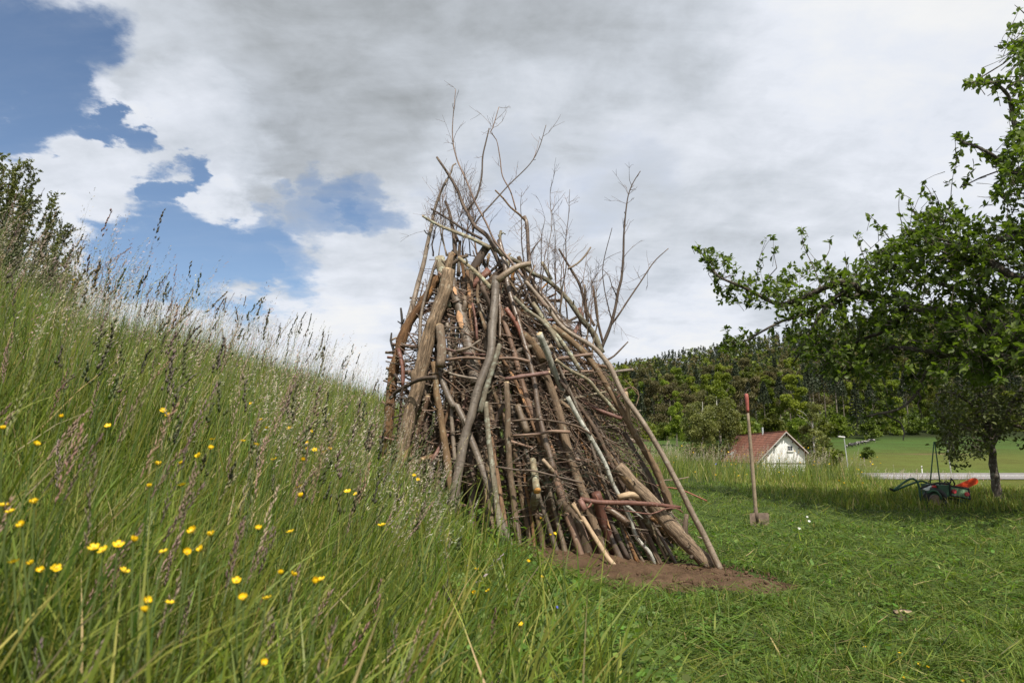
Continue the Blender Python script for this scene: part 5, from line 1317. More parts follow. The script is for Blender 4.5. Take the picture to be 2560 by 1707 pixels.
# shrubs along the foot of the forest
for i in range(17):
    x = 22 + i * 6.2 + rf.uniform(-2, 2); y = 232 + rf.uniform(-4, 4) + (6 if x > 100 else 0)
    b = rf.random() < .45
    tree('shrub', 'shrub_bright' if b else 'shrub', x, y, rf.uniform(.8, 1.35), rf.uniform(0, 6), 'bright green rounded shrub along the foot of the forest' if b else 'dark green rounded shrub along the foot of the forest', 'shrub', 'shrubs at the foot of the forest')
tree('deciduous_tree', 'bright', *(lambda p: (p.x, p.y))(at(1690, 1040, 205)), 0.62, 1.0, 'small bright green tree standing alone in front of the forest, left of the willow', 'tree')
tree('deciduous_tree', 'bright', *(lambda p: (p.x, p.y))(at(1800, 1060, 215)), 0.95, 2.0, 'bright green tree rising behind the yellowish willow', 'tree')
p = at(1755, 1080, 112); tree('willow_tree', 'willow', p.x, p.y, 1.0, 0.4, 'yellowish green full tree left of the red roofed barn', 'tree')
p = at(1800, 1080, 118); tree('willow_tree', 'willow', p.x, p.y, 1.1, 2.4, 'taller yellowish tree touching the far end of the red roof', 'tree')
p = at(2032, 1080, 101); tree('birch_tree', 'birch', p.x, p.y, 1.02, 1.0, 'slender birch with a white forked trunk right of the barn gable', 'birch')
p = at(2066, 1110, 104); tree('shrub', 'shrub', p.x, p.y, 0.72, 2.0, 'olive green shrub right of the birch by the barn', 'shrub', zoff=-.4)
p = at(2142, 1040, 247); tree('spruce_tree', 'spruce', p.x, p.y, 0.85, 0.0, 'dark spruce standing in front of the forest above the cows', 'tree')
for i, (px, Y_, s, k) in enumerate([(2200, 250, 1.0, 'shrub'), (2240, 248, .9, 'shrub_bright'), (2290, 248, 1.1, 'shrub'), (2345, 250, 1.2, 'shrub'), (2400, 252, 1.2, 'shrub_bright'), (2460, 254, 1.3, 'shrub'), (2530, 256, 1.3, 'shrub')]):
    p = at(px, 1080, Y_); tree('shrub', k, p.x, p.y, s, i, 'dense shrub on the forest edge behind the street lamps', 'shrub', 'shrubs behind the street lamps')
p = at(2168, 1130, 150); tree('shrub', 'shrub', p.x, p.y, 0.42, 1.0, 'low bush in the pasture below the cows', 'bush', zoff=-.3)

# ------------------------------------------------------------------ barn
M['plaster'] = mat_plain('white_plaster', (0.76, 0.755, 0.74), 0.9, 0, 0.6, 0.03)
M['tiles'] = mat_plain('red_roof_tiles', (0.205, 0.082, 0.050), 0.85, 0, 0.45, 0.30)
M['wood_dark'] = mat_plain('dark_timber', (0.07, 0.052, 0.04), 0.85, 0, 4, 0.3)
M['white_paint'] = mat_plain('white_paint', (0.72, 0.71, 0.68), 0.7, 0, 4, 0.05)
M['verge'] = mat_plain('grey_verge_wood', (0.42, 0.39, 0.36), 0.8, 0, 4, 0.15)
M['glass'] = mat_plain('window_glass', (0.03, 0.035, 0.045), 0.15, 0, 4, 0.2, spec=0.6)
M['metal'] = mat_plain('galvanised_metal', (0.55, 0.56, 0.56), 0.45, 0, 4, 0.1, metal=0.6)
def barn():
    apex = at(1962, 1078, 95.0)
    g = Hs(apex.x, apex.y) - 0.5
    e = empty('barn', (apex.x, apex.y, g), math.radians(-4.0))
    tag(e, 'long white barn with a red tiled roof below the forest', 'barn')
    hr = apex.z - g; hw = 3.35; hwr = 2.45; he = hr - 3.45; her = hr - 2.55; Lb = 25.0; t = 0.18; oh = 0.55
    mb = MB(); mb.prism([(-hw, 0, 0), (hwr, 0, 0), (hwr, 0, her - .32), (0, 0, hr - .30), (-hw, 0, he - .30)], (0, Lb, 0)); wall = mb.build('wall', M['plaster'], e)
    def slope(sgn):
        mb = MB(); ew = hw + .85 if sgn < 0 else hwr + .30; ez = hr - (3.45 / hw if sgn < 0 else 2.55 / hwr) * ew
        mb.prism([(0, -oh, hr), (sgn * ew, -oh, ez), (sgn * ew, -oh, ez - t), (0, -oh, hr - t)], (0, Lb + 2 * oh, 0))
        r = mb.build('roof', M['tiles'], e)
        # rows of tiles: courses as low steps along the slope
        tb = MB(); n = 17
        for k in range(n):
            f0 = k / n; f1 = (k + 1) / n + 0.012
            a = Vector((sgn * ew * f0, -oh - .02, hr + (ez - hr) * f0)); b = Vector((sgn * ew * f1, -oh - .02, hr + (ez - hr) * f1))
            nrm = Vector((sgn * (hr - ez), 0, ew)).normalized()
            tb.prism([tuple(a + nrm * .02), tuple(b + nrm * .065), tuple(b + nrm * .012), tuple(a + nrm * .004)], (0, Lb + 2 * oh + .04, 0))
        tb.build('tile_course', M['tiles'], r)['kind'] = 'stuff'
        v = MB(); v.prism([(0, -oh - .10, hr - .02), (sgn * (ew + .05), -oh - .10, ez - .04), (sgn * (ew + .05), -oh - .10, ez - .20), (0, -oh - .10, hr - .18)], (0, .06, 0)); v.build('verge_board', M['verge'], e)
        for k, f in enumerate((0.06, 0.36, 0.66, 0.97)):
            MB().box(Vector((sgn * ew * f * .93, -oh / 2 - .05, hr + (ez - hr) * f - .42)), (.14, oh, .2)).build('purlin_end', M['wood_dark'], e)
        return r
    rl = slope(-1); slope(1)
    MB().box(Vector((0, Lb / 2, hr + .05)), (.28, Lb + 2 * oh, .12)).build('ridge', M['tiles'], e)
    # gable window
    wz = he + 1.15
    fr = MB(); fr.box(Vector((.55, -.04, wz)), (.75, .08, .78)).build('window', M['white_paint'], e)
    W_ = [o for o in e.children if o.name.startswith('window')][0]
    for sx in (-1, 1):
        for sz in (-1, 1):
            MB().box(Vector((.55 + sx * .155, -.085, wz + sz * .16)), (.27, .03, .28)).build('pane', M['glass'], W_)
    MB().box(Vector((.55, -.10, wz - .43)), (.9, .16, .07)).build('sill', M['white_paint'], W_)
    MB().tube([(-.25, 9.5, hr - .4), (-.25, 9.5, hr + .85)], .13, 8).build('vent_pipe', M['metal'], e)
    sk = MB(); a = Vector((-3.1, 17.5, hr - 3.1 / hw * 3.45)); sk.box(a + Vector((0, 0, .1)), (.7, 1.1, .08), Matrix.Rotation(math.atan2(3.45, hw), 3, 'Y') if False else Matrix.Rotation(-math.atan2(3.45, hw), 3, 'Y')).build('skylight', M['metal'], e)
    MB().box(Vector((0.6, -1.2, he - .9)), (7.6, .14, .18)).box(Vector((4.2, -1.2, he - 2.0)), (.14, .14, 2.2)).box(Vector((-3.1, -1.2, he - 2.0)), (.14, .14, 2.2)).build('porch_beam', M['wood_dark'], e)
    return e
barn()

# ------------------------------------------------------------------ street lamps, marker post, cows
def lamp(px, pt, pb, Y_, label, mirror=1):
    t = at(px, pt, Y_); b = at(px, pb, Y_); g = Hs(b.x, b.y)
    e = empty('street_lamp', (b.x, b.y, g)); hh = t.z - g
    tag(e, label, 'street lamp', 'street lamps along the valley road')
    lean = Vector((-0.055 * hh, 0, 0))
    MB().tube([(0, 0, -.3), lean * .5 + Vector((0, 0, hh * .5)), lean + Vector((0, 0, hh))], [.085, .07, .05], 8).build('pole', M['metal'], e)
    MB().box(lean + Vector((-.32, 0, hh + .03)), (.85, .26, .14), Matrix.Rotation(.1, 3, 'Y')).build('lamp_head', M['white_paint'], e, bevel=.03)
lamp(2120, 1092, 1138, 92, 'white headed street lamp in front of the cows'); lamp(2378, 1074, 1182, 105, 'street lamp beyond the road left of the small apple tree')
def marker():
    p = at(2306, 1183, 104.2); g = Hs(p.x, p.y); e = empty('marker_post', (p.x, p.y, g)); tag(e, 'white road marker post with a black band beside the road', 'marker post')
    MB().prism([(-.07, 0, 0), (.07, 0, 0), (.07, 0, .72), (-.07, 0, .70)], (0, .1, 0)).build('post', M['white_paint'], e)
    MB().prism([(-.072, -.002, .72), (.072, -.002, .74), (.072, -.002, .92), (-.072, -.002, .86)], (0, .104, 0)).build('band', M['wood_dark'], e)
    MB().prism([(-.07, 0, .87), (.07, 0, .93), (.07, 0, 1.08), (-.07, 0, 1.02)], (0, .1, 0)).build('cap', M['white_paint'], e)
marker()
def mat_cow(name, black):
    m, t, out = new_mat(name); b = t.n('ShaderNodeBsdfPrincipled'); tcn = t.n('ShaderNodeTexCoord'); oi = t.n('ShaderNodeObjectInfo')
    v = t.n('ShaderNodeVectorMath', operation='ADD'); t.l(tcn.outputs['Object'], v.inputs[0])
    cx = t.n('ShaderNodeCombineXYZ'); t.l(t.math('MULTIPLY', oi.outputs['Random'], 20.0), cx.inputs[0]); t.l(cx.outputs[0], v.inputs[1])
    n = t.noise(v.outputs[0], 1.6, 2, 0.4); t.l(t.mixc(t.rng(n, black - .02, black + .02), (0.015, 0.014, 0.014), (0.30, 0.28, 0.26)), b.inputs['Base Color']); b.inputs['Roughness'].default_value = .8
    t.l(b.outputs[0], out.inputs[0]); return m
M['cow_dark'] = mat_cow('cow_hide_mostly_black', .62); M['cow_white'] = mat_cow('cow_hide_mostly_white', .50)
def cow_mesh(mat):
    mb = MB()
    mb.tube([(-.95, 0, 1.05), (-.85, 0, 1.05), (-.5, 0, 1.02), (0, 0, .98), (.5, 0, 1.0), (.8, 0, 1.08), (1.05, 0, 1.18), (1.3, 0, 1.25), (1.38, 0, 1.22), (1.6, 0, 1.08), (1.8, 0, .96), (1.84, 0, .94)],
            [.12, .32, .38, .42, .38, .34, .24, .17, .17, .16, .10, .04], 10)
    for x, sy in ((-.75, .2), (-.75, -.2), (.62, .18), (.62, -.18)):
        back = x < 0
        mb.tube([(x, sy, .95), (x + (.10 if back else 0), sy, .62), (x - (.06 if back else -.02), sy, .42), (x, sy, .05), (x + .03, sy, 0)], [.17, .12, .075, .055, .07], 7)
    mb.tube([(-.98, 0, 1.18), (-1.08, 0, .95), (-1.08, 0, .5)], [.05, .03, .05], 5)
    for s in (-1, 1): mb.tube([(1.36, s * .12, 1.30), (1.30, s * .32, 1.28)], [.06, .03], 5)
    bmesh.ops.remove_doubles(mb.bm, verts=mb.bm.verts[:], dist=.001)
    o = mb.build('cow', mat, None, (0, 0, 0), smooth=True)
    rm_ = o.modifiers.new('remesh', 'REMESH'); rm_.mode = 'VOXEL'; rm_.voxel_size = .07
    dg = bpy.context.evaluated_depsgraph_get(); me = bpy.data.meshes.new_from_object(o.evaluated_get(dg)); me.polygons.foreach_set('use_smooth', np.ones(len(me.polygons), dtype=bool))
    bpy.data.objects.remove(o); return me
cm = {'d': cow_mesh(M['cow_dark']), 'w': cow_mesh(M['cow_white'])}
for i, (px, py, k, rz) in enumerate([(2117, 1131, 'w', 1.2), (2128, 1127, 'd', .2), (2135, 1126, 'd', 3.0), (2143, 1124, 'd', .1), (2153, 1122, 'w', 3.3), (2161, 1120.5, 'w', .1), (2171, 1121, 'd', .7), (2183, 1118, 'w', 2.9)]):
    Y_ = 196 + i * 3.5
    p = at(px, py, Y_); g = Hs(p.x, p.y)
    o = obj_np('cow', cm[k], None, (p.x, p.y, g)); o.rotation_euler = (0, 0, rz); o.scale = (.85,) * 3
    lab = ('mostly black cow grazing in the far pasture' if k == 'd' else 'mostly white cow grazing in the far pasture') if i not in (0, 7) else ('pale cow standing left of the herd by the lamp pole' if i == 0 else 'light cow standing at right end of the herd')
    tag(o, lab, 'cow', 'cows in the far pasture')

# ------------------------------------------------------------------ leafy bush on the bank
M['bush_leaf'] = mat_leafy('bush_leaf', (0.115, 0.130, 0.036), trans=0.38, var=0.05, nscale=1.6)
def bank_bush(cx_, cy, hh, rad, n, label):
    rs = np.random.default_rng(int(cx_ * -10)); g = Hs(cx_, cy); st = []; LP_ = []
    e = empty('bush', (cx_, cy, g)); tag(e, label, 'bush')
    for i in range(105):
        a = rs.uniform(0, 6.28); r = rad * math.sqrt(rs.random()); top = Vector((r * math.cos(a), r * math.sin(a), hh * (1 - 0.55 * (r / rad) ** 2.2) * rs.uniform(.82, 1.06)))
        b = Vector((top.x * .25, top.y * .25, -.1)); m_ = b.lerp(top, .5) + Vector((top.x * .12, top.y * .12, 0)) + Vector(rs.normal(size=3)) * .08
        path = catmull([b, m_, top], .12); st.append((path, .018, .003))
        k = int(len(path) * .25)
        for p in path[k:]:
            for q in range(3):
                d = (Vector(rs.normal(size=3)) * .5 + Vector((.25, 0, .7))).normalized(); L = rs.uniform(.08, .28)
                st.append(([p, p + d * L], .003, .0015))
                for s in rs.uniform(.05, 1, 16): LP_.append(tuple(p + d * L * s + Vector(rs.normal(size=3)) * .012))
    obj_np('stems', sticks_mesh('stems', st, M['twig'], (0, 0, 0), sides=4), e)['kind'] = 'stuff'
    P_ = np.array(LP_); V, Q = rot_quads(P_, rs.uniform(.6, 1.2, len(P_)) * .062, rs, .6)
    obj_np('foliage', mesh_np('foliage', V, quads=Q, mat=M['bush_leaf']), e)['kind'] = 'stuff'
p = at(-45, 640, 13.5); bank_bush(p.x, p.y, 4.2, 1.8, 0, 'olive leaved bush on top of the bank at the far left')
p = at(70, 640, 14.5); bank_bush(p.x, p.y, 2.35, 1.25, 0, 'lower olive bush in front of the far left bush')

# ------------------------------------------------------------------ big apple tree, its trunk right of the picture
M['apple_leaf'] = mat_leafy('apple_leaf', (0.092, 0.124, 0.026), trans=0.36, tcol=(1.7, 2.0, 0.6), var=0.0, nscale=2.2, rough=0.45)
M['apple_bark'] = mat_bark('apple_bark', (0.085, 0.066, 0.052), (0.15, 0.125, 0.10), (0.30, 0.30, 0.24), 0.3, 0.9, furrow=0.5)
TX, TY = 8.9, 8.8
def apple_y(px): return float(np.interp(px, [1740, 1900, 2150, 2400, 2560, 2800], [12.3, 11.8, 10.6, 9.2, 8.5, 8.4]))
LIMBS = [
 ([(2740,960),(2560,850),(2440,800),(2300,770),(2200,745),(2130,742),(2060,775),(2020,850),(1985,905)], 46, 5),
 ([(2200,745),(2100,705),(2010,745),(1945,760),(1885,735),(1850,715),(1800,690),(1765,650),(1745,618)], 22, 2.5),
 ([(2130,742),(2060,760),(2000,790),(1960,803),(1905,828),(1850,856),(1815,850)], 15, 2.5),
 ([(2740,960),(2640,700),(2560,602),(2480,606),(2430,642),(2350,660)], 34, 7),
 ([(2640,760),(2560,700),(2450,640),(2330,590),(2260,580)], 22, 5),
 ([(2660,640),(2600,450),(2550,330),(2520,240),(2470,205),(2420,208)], 22, 3),
 ([(2600,450),(2540,430),(2480,400),(2430,362),(2390,340)], 12, 3),
 ([(2740,960),(2560,900),(2440,880),(2340,900),(2295,985),(2250,1022),(2190,1035),(2130,1050)], 26, 3),
 ([(2340,900),(2250,870),(2180,880),(2120,930),(2090,965)], 14, 3),
 ([(2250,1022),(2254,1060),(2258,1100)], 6, 2.5),
 ([(2300,985),(2300,1010),(2302,1050)], 5, 2.5),
 ([(2560,850),(2480,780),(2380,720),(2300,690),(2200,650)], 20, 4),
 ([(2300,770),(2230,820),(2150,850),(2080,900),(2040,940)], 14, 3),
]
SHOOTS = [((1891,708),(1917,593)),((1942,670),(1933,587)),((2019,638),(2003,565)),((2118,683),(2112,629)),((2172,670),(2140,580)),((2230,606),(2169,533)),((2255,562),(2249,472)),((2332,530),(2303,453)),
          ((2376,510),(2396,383)),((2498,415),(2386,338)),((2555,191),(2415,210)),((2549,128),(2517,83)),((2565,38),(2536,13)),((2498,485),(2443,491)),((2060,650),(2072,600)),((2400,470),(2440,420)),((1840,690),(1808,640)),((2295,560),(2270,500)),((2350,520),(2330,470))]
POLYS = [
 ([(1890,715),(1960,660),(2030,640),(2110,680),(2160,640),(2230,600),(2260,560),(2330,520),(2380,500),(2440,520),(2480,480),(2500,420),(2520,330),(2560,300),(2760,250),(2760,1000),(2560,930),(2450,965),(2380,940),(2300,965),(2240,1000),(2180,960),(2130,930),(2080,950),(2030,925),(1980,895),(1960,850),(1985,800),(1930,780)], 3300, 0.95),
 ([(1740,612),(1780,622),(1830,640),(1890,680),(1900,770),(1830,775),(1785,745),(1770,690)], 90, 0.3),
 ([(1795,830),(1840,800),(1895,818),(1895,870),(1830,890),(1795,872)], 26, 0.25),
 ([(2520,60),(2600,20),(2600,330),(2500,330),(2540,220),(2520,140)], 70, 0.5),
 ([(2130,1000),(2230,1000),(2260,1040),(2200,1070),(2130,1070)], 5, 0.3),
]
def inpoly(x, y, P_):
    c = False; n = len(P_)
    for i in range(n):
        x1, y1 = P_[i]; x2, y2 = P_[i - 1]
        if (y1 > y) != (y2 > y) and x < (x2 - x1) * (y - y1) / (y2 - y1) + x1: c = not c
    return c
def leaf_geo():
    """folded, slightly curled apple leaf along +x, one unit long, pointing up out of z"""
    V = np.array([(0, 0, 0), (.25, .22, .07), (.3, 0, .02), (.25, -.22, .07), (.62, .26, .05), (.65, 0, -.03), (.62, -.26, .05), (1, 0, -.14)])
    Q = np.array([(1, 2, 5, 4), (2, 3, 6, 5)]); T = np.array([(0, 2, 1), (0, 3, 2), (4, 5, 7), (5, 6, 7)])
    return V, Q, T
def leaves_np(P_, Dv, size, rs):
    n = len(P_); V0, Q0, T0 = leaf_geo()
    Dv = Dv / np.linalg.norm(Dv, axis=1, keepdims=True); up = np.array([0, 0, 1.0]) + rs.normal(size=(n, 3)) * .45
    S_ = np.cross(up, Dv); S_ /= np.linalg.norm(S_, axis=1, keepdims=True) + 1e-9; N_ = np.cross(Dv, S_)
    V = P_[:, None] + size[:, None, None] * (V0[None, :, 0:1] * Dv[:, None] + V0[None, :, 1:2] * S_[:, None] + V0[None, :, 2:3] * N_[:, None])
    o = (np.arange(n) * 8)[:, None, None]
    return V.reshape(-1, 3), (Q0[None] + o).reshape(-1, 4), (T0[None] + o).reshape(-1, 3), (Dv, S_, N_)
def apple_tree():
    rs = np.random.default_rng(9); g = Hs(TX, TY); e = empty('apple_tree', (TX, TY, g)); o = Vector((TX, TY, g))
    tag(e, 'large old apple tree reaching in from the right with gnarled dark limbs', 'tree')
    fork = Vector((TX - .05, TY, g + 1.9)); nodes = []
    me, *_ = tube_mesh('trunk', [o + Vector((.05, 0, -.1)), o + Vector((0, 0, .8)), fork], .27, .22, M['apple_bark'], sides=16, origin=tuple(o), seed=1, wob=.16); obj_np('trunk', me, e)
    for i, (pts, a, b) in enumerate(LIMBS):
        P3 = []
        for j, (px, py) in enumerate(pts):
            P3.append(at(px, py, apple_y(px) + .25 * math.sin(j * 1.7 + i * 2.1) - (0.1 if j else 0)))
        if pts[0] == (2740, 960): P3 = [fork] + P3[1:]
        elif nodes:
            near_ = min(nodes, key=lambda q: (q - P3[0]).length)
            if (near_ - P3[0]).length < 1.2: P3[0] = near_
        k = .5 / FPX * 9.5
        me, _, C_, _, _ = tube_mesh('limb', P3, a * k, b * k, M['apple_bark'], sides=9, origin=tuple(o), seed=40 + i, wob=.15, crook=.03, step=.07); obj_np('limb', me, e)
        nodes += [Vector(c) for c in C_]
    tw = []; SP = []; FREE = []
    for s, t_ in SHOOTS:
        y = apple_y(s[0]) + rs.uniform(-.3, .3); a = at(*s, y); b = at(*t_, y + rs.uniform(-.15, .15)); near_ = min(nodes, key=lambda q: (q - a).length)
        m_ = a.lerp(b, .5) + Vector(rs.normal(size=3)) * .02
        if (near_ - a).length < .9: tw.append(([near_, near_.lerp(a, .6) + Vector(rs.normal(size=3)) * .03, a], .011, .008))
        tw.append((catmull([a, m_, b], .05), .008, .003))
        L = (b - a).length
        for f in np.arange(.1, 1.01, .11 / max(L, .2)): 
            if rs.random() < .72 or f > .9: SP.append((a.lerp(b, min(1, f)), True))
    for li in (1, 2, 5, 6, 7):
        pts = LIMBS[li][0]
        for j in range(1, len(pts)):
            for q in range(5):
                f = rs.random(); x_ = pts[j - 1][0] + (pts[j][0] - pts[j - 1][0]) * f; y_ = pts[j - 1][1] + (pts[j][1] - pts[j - 1][1]) * f
                if li != 7 or j > 5: SP.append((at(x_ + rs.normal() * 9, y_ + rs.normal() * 9, apple_y(x_) + rs.normal() * .1), True))
        SP.append((at(*pts[-1], apple_y(pts[-1][0])), True)); SP.append((at(pts[-1][0] - 4, pts[-1][1] - 3, apple_y(pts[-1][0])), True))
    for P_, n, thick in POLYS:
        xs = [p[0] for p in P_]; ys = [p[1] for p in P_]; c = 0; bl = [(rs.uniform(min(xs), max(xs)), rs.uniform(min(ys), max(ys))) for _ in range(int(n / 8) + 2)]
        while c < n:
            q = bl[int(rs.integers(0, len(bl)))]; x = q[0] + rs.normal() * 34; y = q[1] + rs.normal() * 30
            if not inpoly(x, y, P_): continue
            SP.append((at(x, y, apple_y(x) + rs.normal() * thick * .6), n < 100)); c += 1
    c = 0
    while c < 1500:                                   # the rest of the crown, right of and above the picture
        v = rs.normal(size=3); v /= np.linalg.norm(v); r = rs.random() ** .4
        p = Vector((TX + .5 + v[0] * 3.3 * r, TY + v[1] * 2.6 * r, g + 4.1 + v[2] * 2.3 * r)); xx, yy = proj(p.x, p.y, p.z)
        if xx < 2590 and -60 < yy < 1750: continue
        if p.z < g + 2.0: continue
        SP.append((p, False)); c += 1
    LP_, LD, LS, LF = [], [], [], []
    for p, free in SP:
        near_ = min(nodes[::4], key=lambda q: (q - p).length_squared); d = (p - near_); dl = d.length; d = d.normalized() if dl > 1e-4 else Vector((0, 0, 1))
        d = (d + Vector(rs.normal(size=3)) * .4 + Vector((0, 0, .25))).normalized()
        st = p - d * min(dl, rs.uniform(.12, .4))
        tw.append(([st, st.lerp(p, .5) + Vector(rs.normal(size=3)) * .012, p], .0052, .002))
        for q in range(int(rs.integers(5, 9))):
            dd = d * .5 + Vector(rs.normal(size=3)) * .75 + Vector((0, 0, .1)); LP_.append(tuple(p - d * rs.uniform(0, .10) + Vector(rs.normal(size=3)) * .012)); LD.append(tuple(dd)); LS.append(rs.uniform(.065, .115)); LF.append(free)
    obj_np('twigs', sticks_mesh('twigs', [(t[0], t[1], t[2]) for t in tw], M['apple_bark'], o, sides=4), e)['kind'] = 'stuff'
    LP_ = np.array(LP_) - np.array(o); LD = np.array(LD); LS = np.array(LS); LF = np.array(LF)
    wp = LP_ + np.array(o); xx, yy = proj(wp[:, 0], wp[:, 1], wp[:, 2])
    cand = np.where(LF & (xx < 2560) & (yy > 0))[0]; single = np.array(sorted(cand, key=lambda i: -LS[i] / wp[i, 1])[:300])
    mask = np.ones(len(LP_), bool); mask[single] = False
    V, Q, T, _ = leaves_np(LP_[mask], LD[mask], LS[mask], rs)
    obj_np('foliage', mesh_np('foliage', V, quads=Q, tris=T, mat=M['apple_leaf'], smooth=True), e)['kind'] = 'stuff'
    V0, Q0, T0 = leaf_geo(); lm = mesh_np('leaf', V0, quads=Q0, tris=T0, mat=M['apple_leaf'], smooth=True)
    _, _, _, (Dv, S_, N_) = leaves_np(LP_[single], LD[single], LS[single], rs)
    for k, i in enumerate(single):
        lo = bpy.data.objects.new('leaf', lm); COL.objects.link(lo); lo.parent = e
        mt = Matrix((Dv[k], S_[k], N_[k])).transposed().to_4x4(); mt.translation = Vector(LP_[i]); lo.matrix_local = mt @ Matrix.Scale(float(LS[i]), 4)
    return e
apple_tree()

# small apple tree on the lawn edge
def small_tree():
    rs = np.random.default_rng(19); Yt = ground_hit(2492, 1250, 6, 40) or 12.0; Yt = min(max(Yt, 11.0), 14.5); b = at(2492, 1250, Yt); g = Hs(b.x, b.y); o = Vector((b.x, b.y, g))
    e = empty('apple_tree', o); tag(e, 'small apple tree with a dark straight trunk behind the green cart', 'tree')
    k = .5 / FPX * Yt
    J = at(2478, 1110, Yt)
    me, *_ = tube_mesh('trunk', [o + Vector((.03, 0, -.1)), at(2487, 1190, Yt), J], 19 * k, 15.5 * k, M['apple_bark'], sides=14, origin=tuple(o), seed=70, wob=.18); obj_np('trunk', me, e)
    nodes = []
    for i, (pts, a, c) in enumerate([([(2478,1110),(2466,1050),(2470,980),(2480,900)], 20, 4), ([(2478,1110),(2505,1060),(2540,1000),(2570,930)], 18, 4), ([(2474,1100),(2440,1075),(2400,1060),(2370,1070)], 9, 3), ([(2468,1060),(2420,1010),(2380,980),(2340,985)], 12, 3), ([(2505,1060),(2560,1070),(2610,1100)], 10, 3), ([(2470,1010),(2430,950),(2400,900)], 10, 3), ([(2540,1000),(2600,980),(2650,1000)], 9, 3)]):
        P3 = [at(x, y, Yt + (.45 * math.sin(i * 2.3 + 1)) * j / len(pts)) for j, (x, y) in enumerate(pts)]
        me, _, C_, _, _ = tube_mesh('limb', P3, a * k, c * k, M['apple_bark'], sides=8, origin=tuple(o), seed=80 + i, wob=.15, crook=.03, step=.08); obj_np('limb', me, e); nodes += [Vector(q) for q in C_]
    poly = [(2330,1010),(2345,950),(2400,880),(2470,850),(2560,840),(2650,880),(2680,1000),(2650,1110),(2590,1135),(2545,1110),(2510,1090),(2480,1105),(2450,1150),(2400,1160),(2365,1165),(2345,1130),(2350,1060)]
    LP_, LD = [], []; tw = []
    c = 0; bl = [(rs.uniform(2330, 2680), rs.uniform(850, 1160)) for _ in range(95)]
    while c < 1500:
        q = bl[int(rs.integers(0, len(bl)))]; x = q[0] + rs.normal() * 15; y = q[1] + rs.normal() * 15
        if not inpoly(x, y, poly): continue
        p = at(x, y, Yt + rs.normal() * .6); near_ = min(nodes, key=lambda n_: (n_ - p).length_squared); d = (p - near_).normalized(); tw.append(([p - d * min(.35, (p - near_).length), p], .005, .002))
        for _ in range(6): LP_.append(tuple(p + Vector(rs.normal(size=3)) * .05 - o)); LD.append(tuple(Vector(rs.normal(size=3)) + Vector((0, 0, .1))))
        c += 1
    obj_np('twigs', sticks_mesh('twigs', tw, M['apple_bark'], o, sides=4), e)['kind'] = 'stuff'
    V, Q, T, _ = leaves_np(np.array(LP_), np.array(LD), rs.uniform(.055, .09, len(LP_)), rs)
    obj_np('foliage', mesh_np('foliage', V, quads=Q, tris=T, mat=M['apple_leaf2'], smooth=True), e)['kind'] = 'stuff'
M['apple_leaf2'] = mat_leafy('apple_leaf_olive', (0.088, 0.104, 0.030), trans=0.35, nscale=2.5, rough=0.5)
small_tree()

# ------------------------------------------------------------------ spade stuck in the lawn
M['ash'] = mat_plain('weathered_ash_wood', (0.27, 0.205, 0.14), 0.75, 0, 9, 0.22, bump=.3)
M['redgrip'] = mat_plain('faded_red_paint', (0.36, 0.10, 0.08), 0.6, 0, 12, 0.2)
M['steel'] = mat_plain('rusty_spade_steel', (0.20, 0.145, 0.11), 0.7, 0, 14, 0.3, metal=.15, bump=.3)
def spade():
    Ys = ground_hit(1893, 1314, 5, 20) or 9.7
    foot = at(1890, 1284, Ys); top = at(1866, 986, Ys - .12); o = Vector((foot.x, foot.y, Hs(foot.x, foot.y)))
    e = empty('spade', o); tag(e, 'long handled spade with a red tipped wooden shaft stuck in the lawn', 'spade')
    k = .5 / FPX * Ys
    f = foot - o; t = top - o; ax = (t - f).normalized()
    P_ = [f.lerp(t, s) for s in np.linspace(0, .845, 12)]
    MB().tube(P_, [8.0 * k + 2.2 * k * math.sin(3.0 * s + .2) - 1.5 * k * s for s in np.linspace(0, 1, 12)], 12).build('shaft', M['ash'], e, smooth=True)
    Q_ = [f.lerp(t, s) for s in np.linspace(.846, 1.0, 6)]
    MB().tube(Q_ + [t + ax * .012], [7.2 * k, 7.6 * k, 8.4 * k, 9.2 * k, 9.8 * k, 9.0 * k, 4 * k], 12).build('grip', M['redgrip'], e, smooth=True)
    mb = MB(); mb.tube([f - ax * .10, f + ax * .02, f + ax * .16], [.030, .026, .020], 10); mb.build('socket', M['steel'], e, smooth=True)
    # blade folded along its middle: one wing turned to the light, the other away
    w_, h_, th = .155, .27, .006
    def wing(s, fold):
        a = f + Vector((0, 0, .0)); d = Vector((s * math.cos(fold), -math.sin(fold), 0)); n = d.cross(Vector((0, 0, 1))).normalized()
        mb = MB(); top_ = a + Vector((0, 0, .012)); pts = [top_, top_ + d * w_ * .93 + Vector((0, 0, .004)), top_ + d * w_ + Vector((0, 0, -.015)), top_ + d * w_ * .97 + Vector((0, 0, -h_)), top_ + Vector((0, 0, -h_ - .02))]
        mb.prism([tuple(p) for p in pts], tuple(n * th)); return mb.build('blade', M['steel'], e)
    wing(1, .20); wing(-1, .75)
spade()

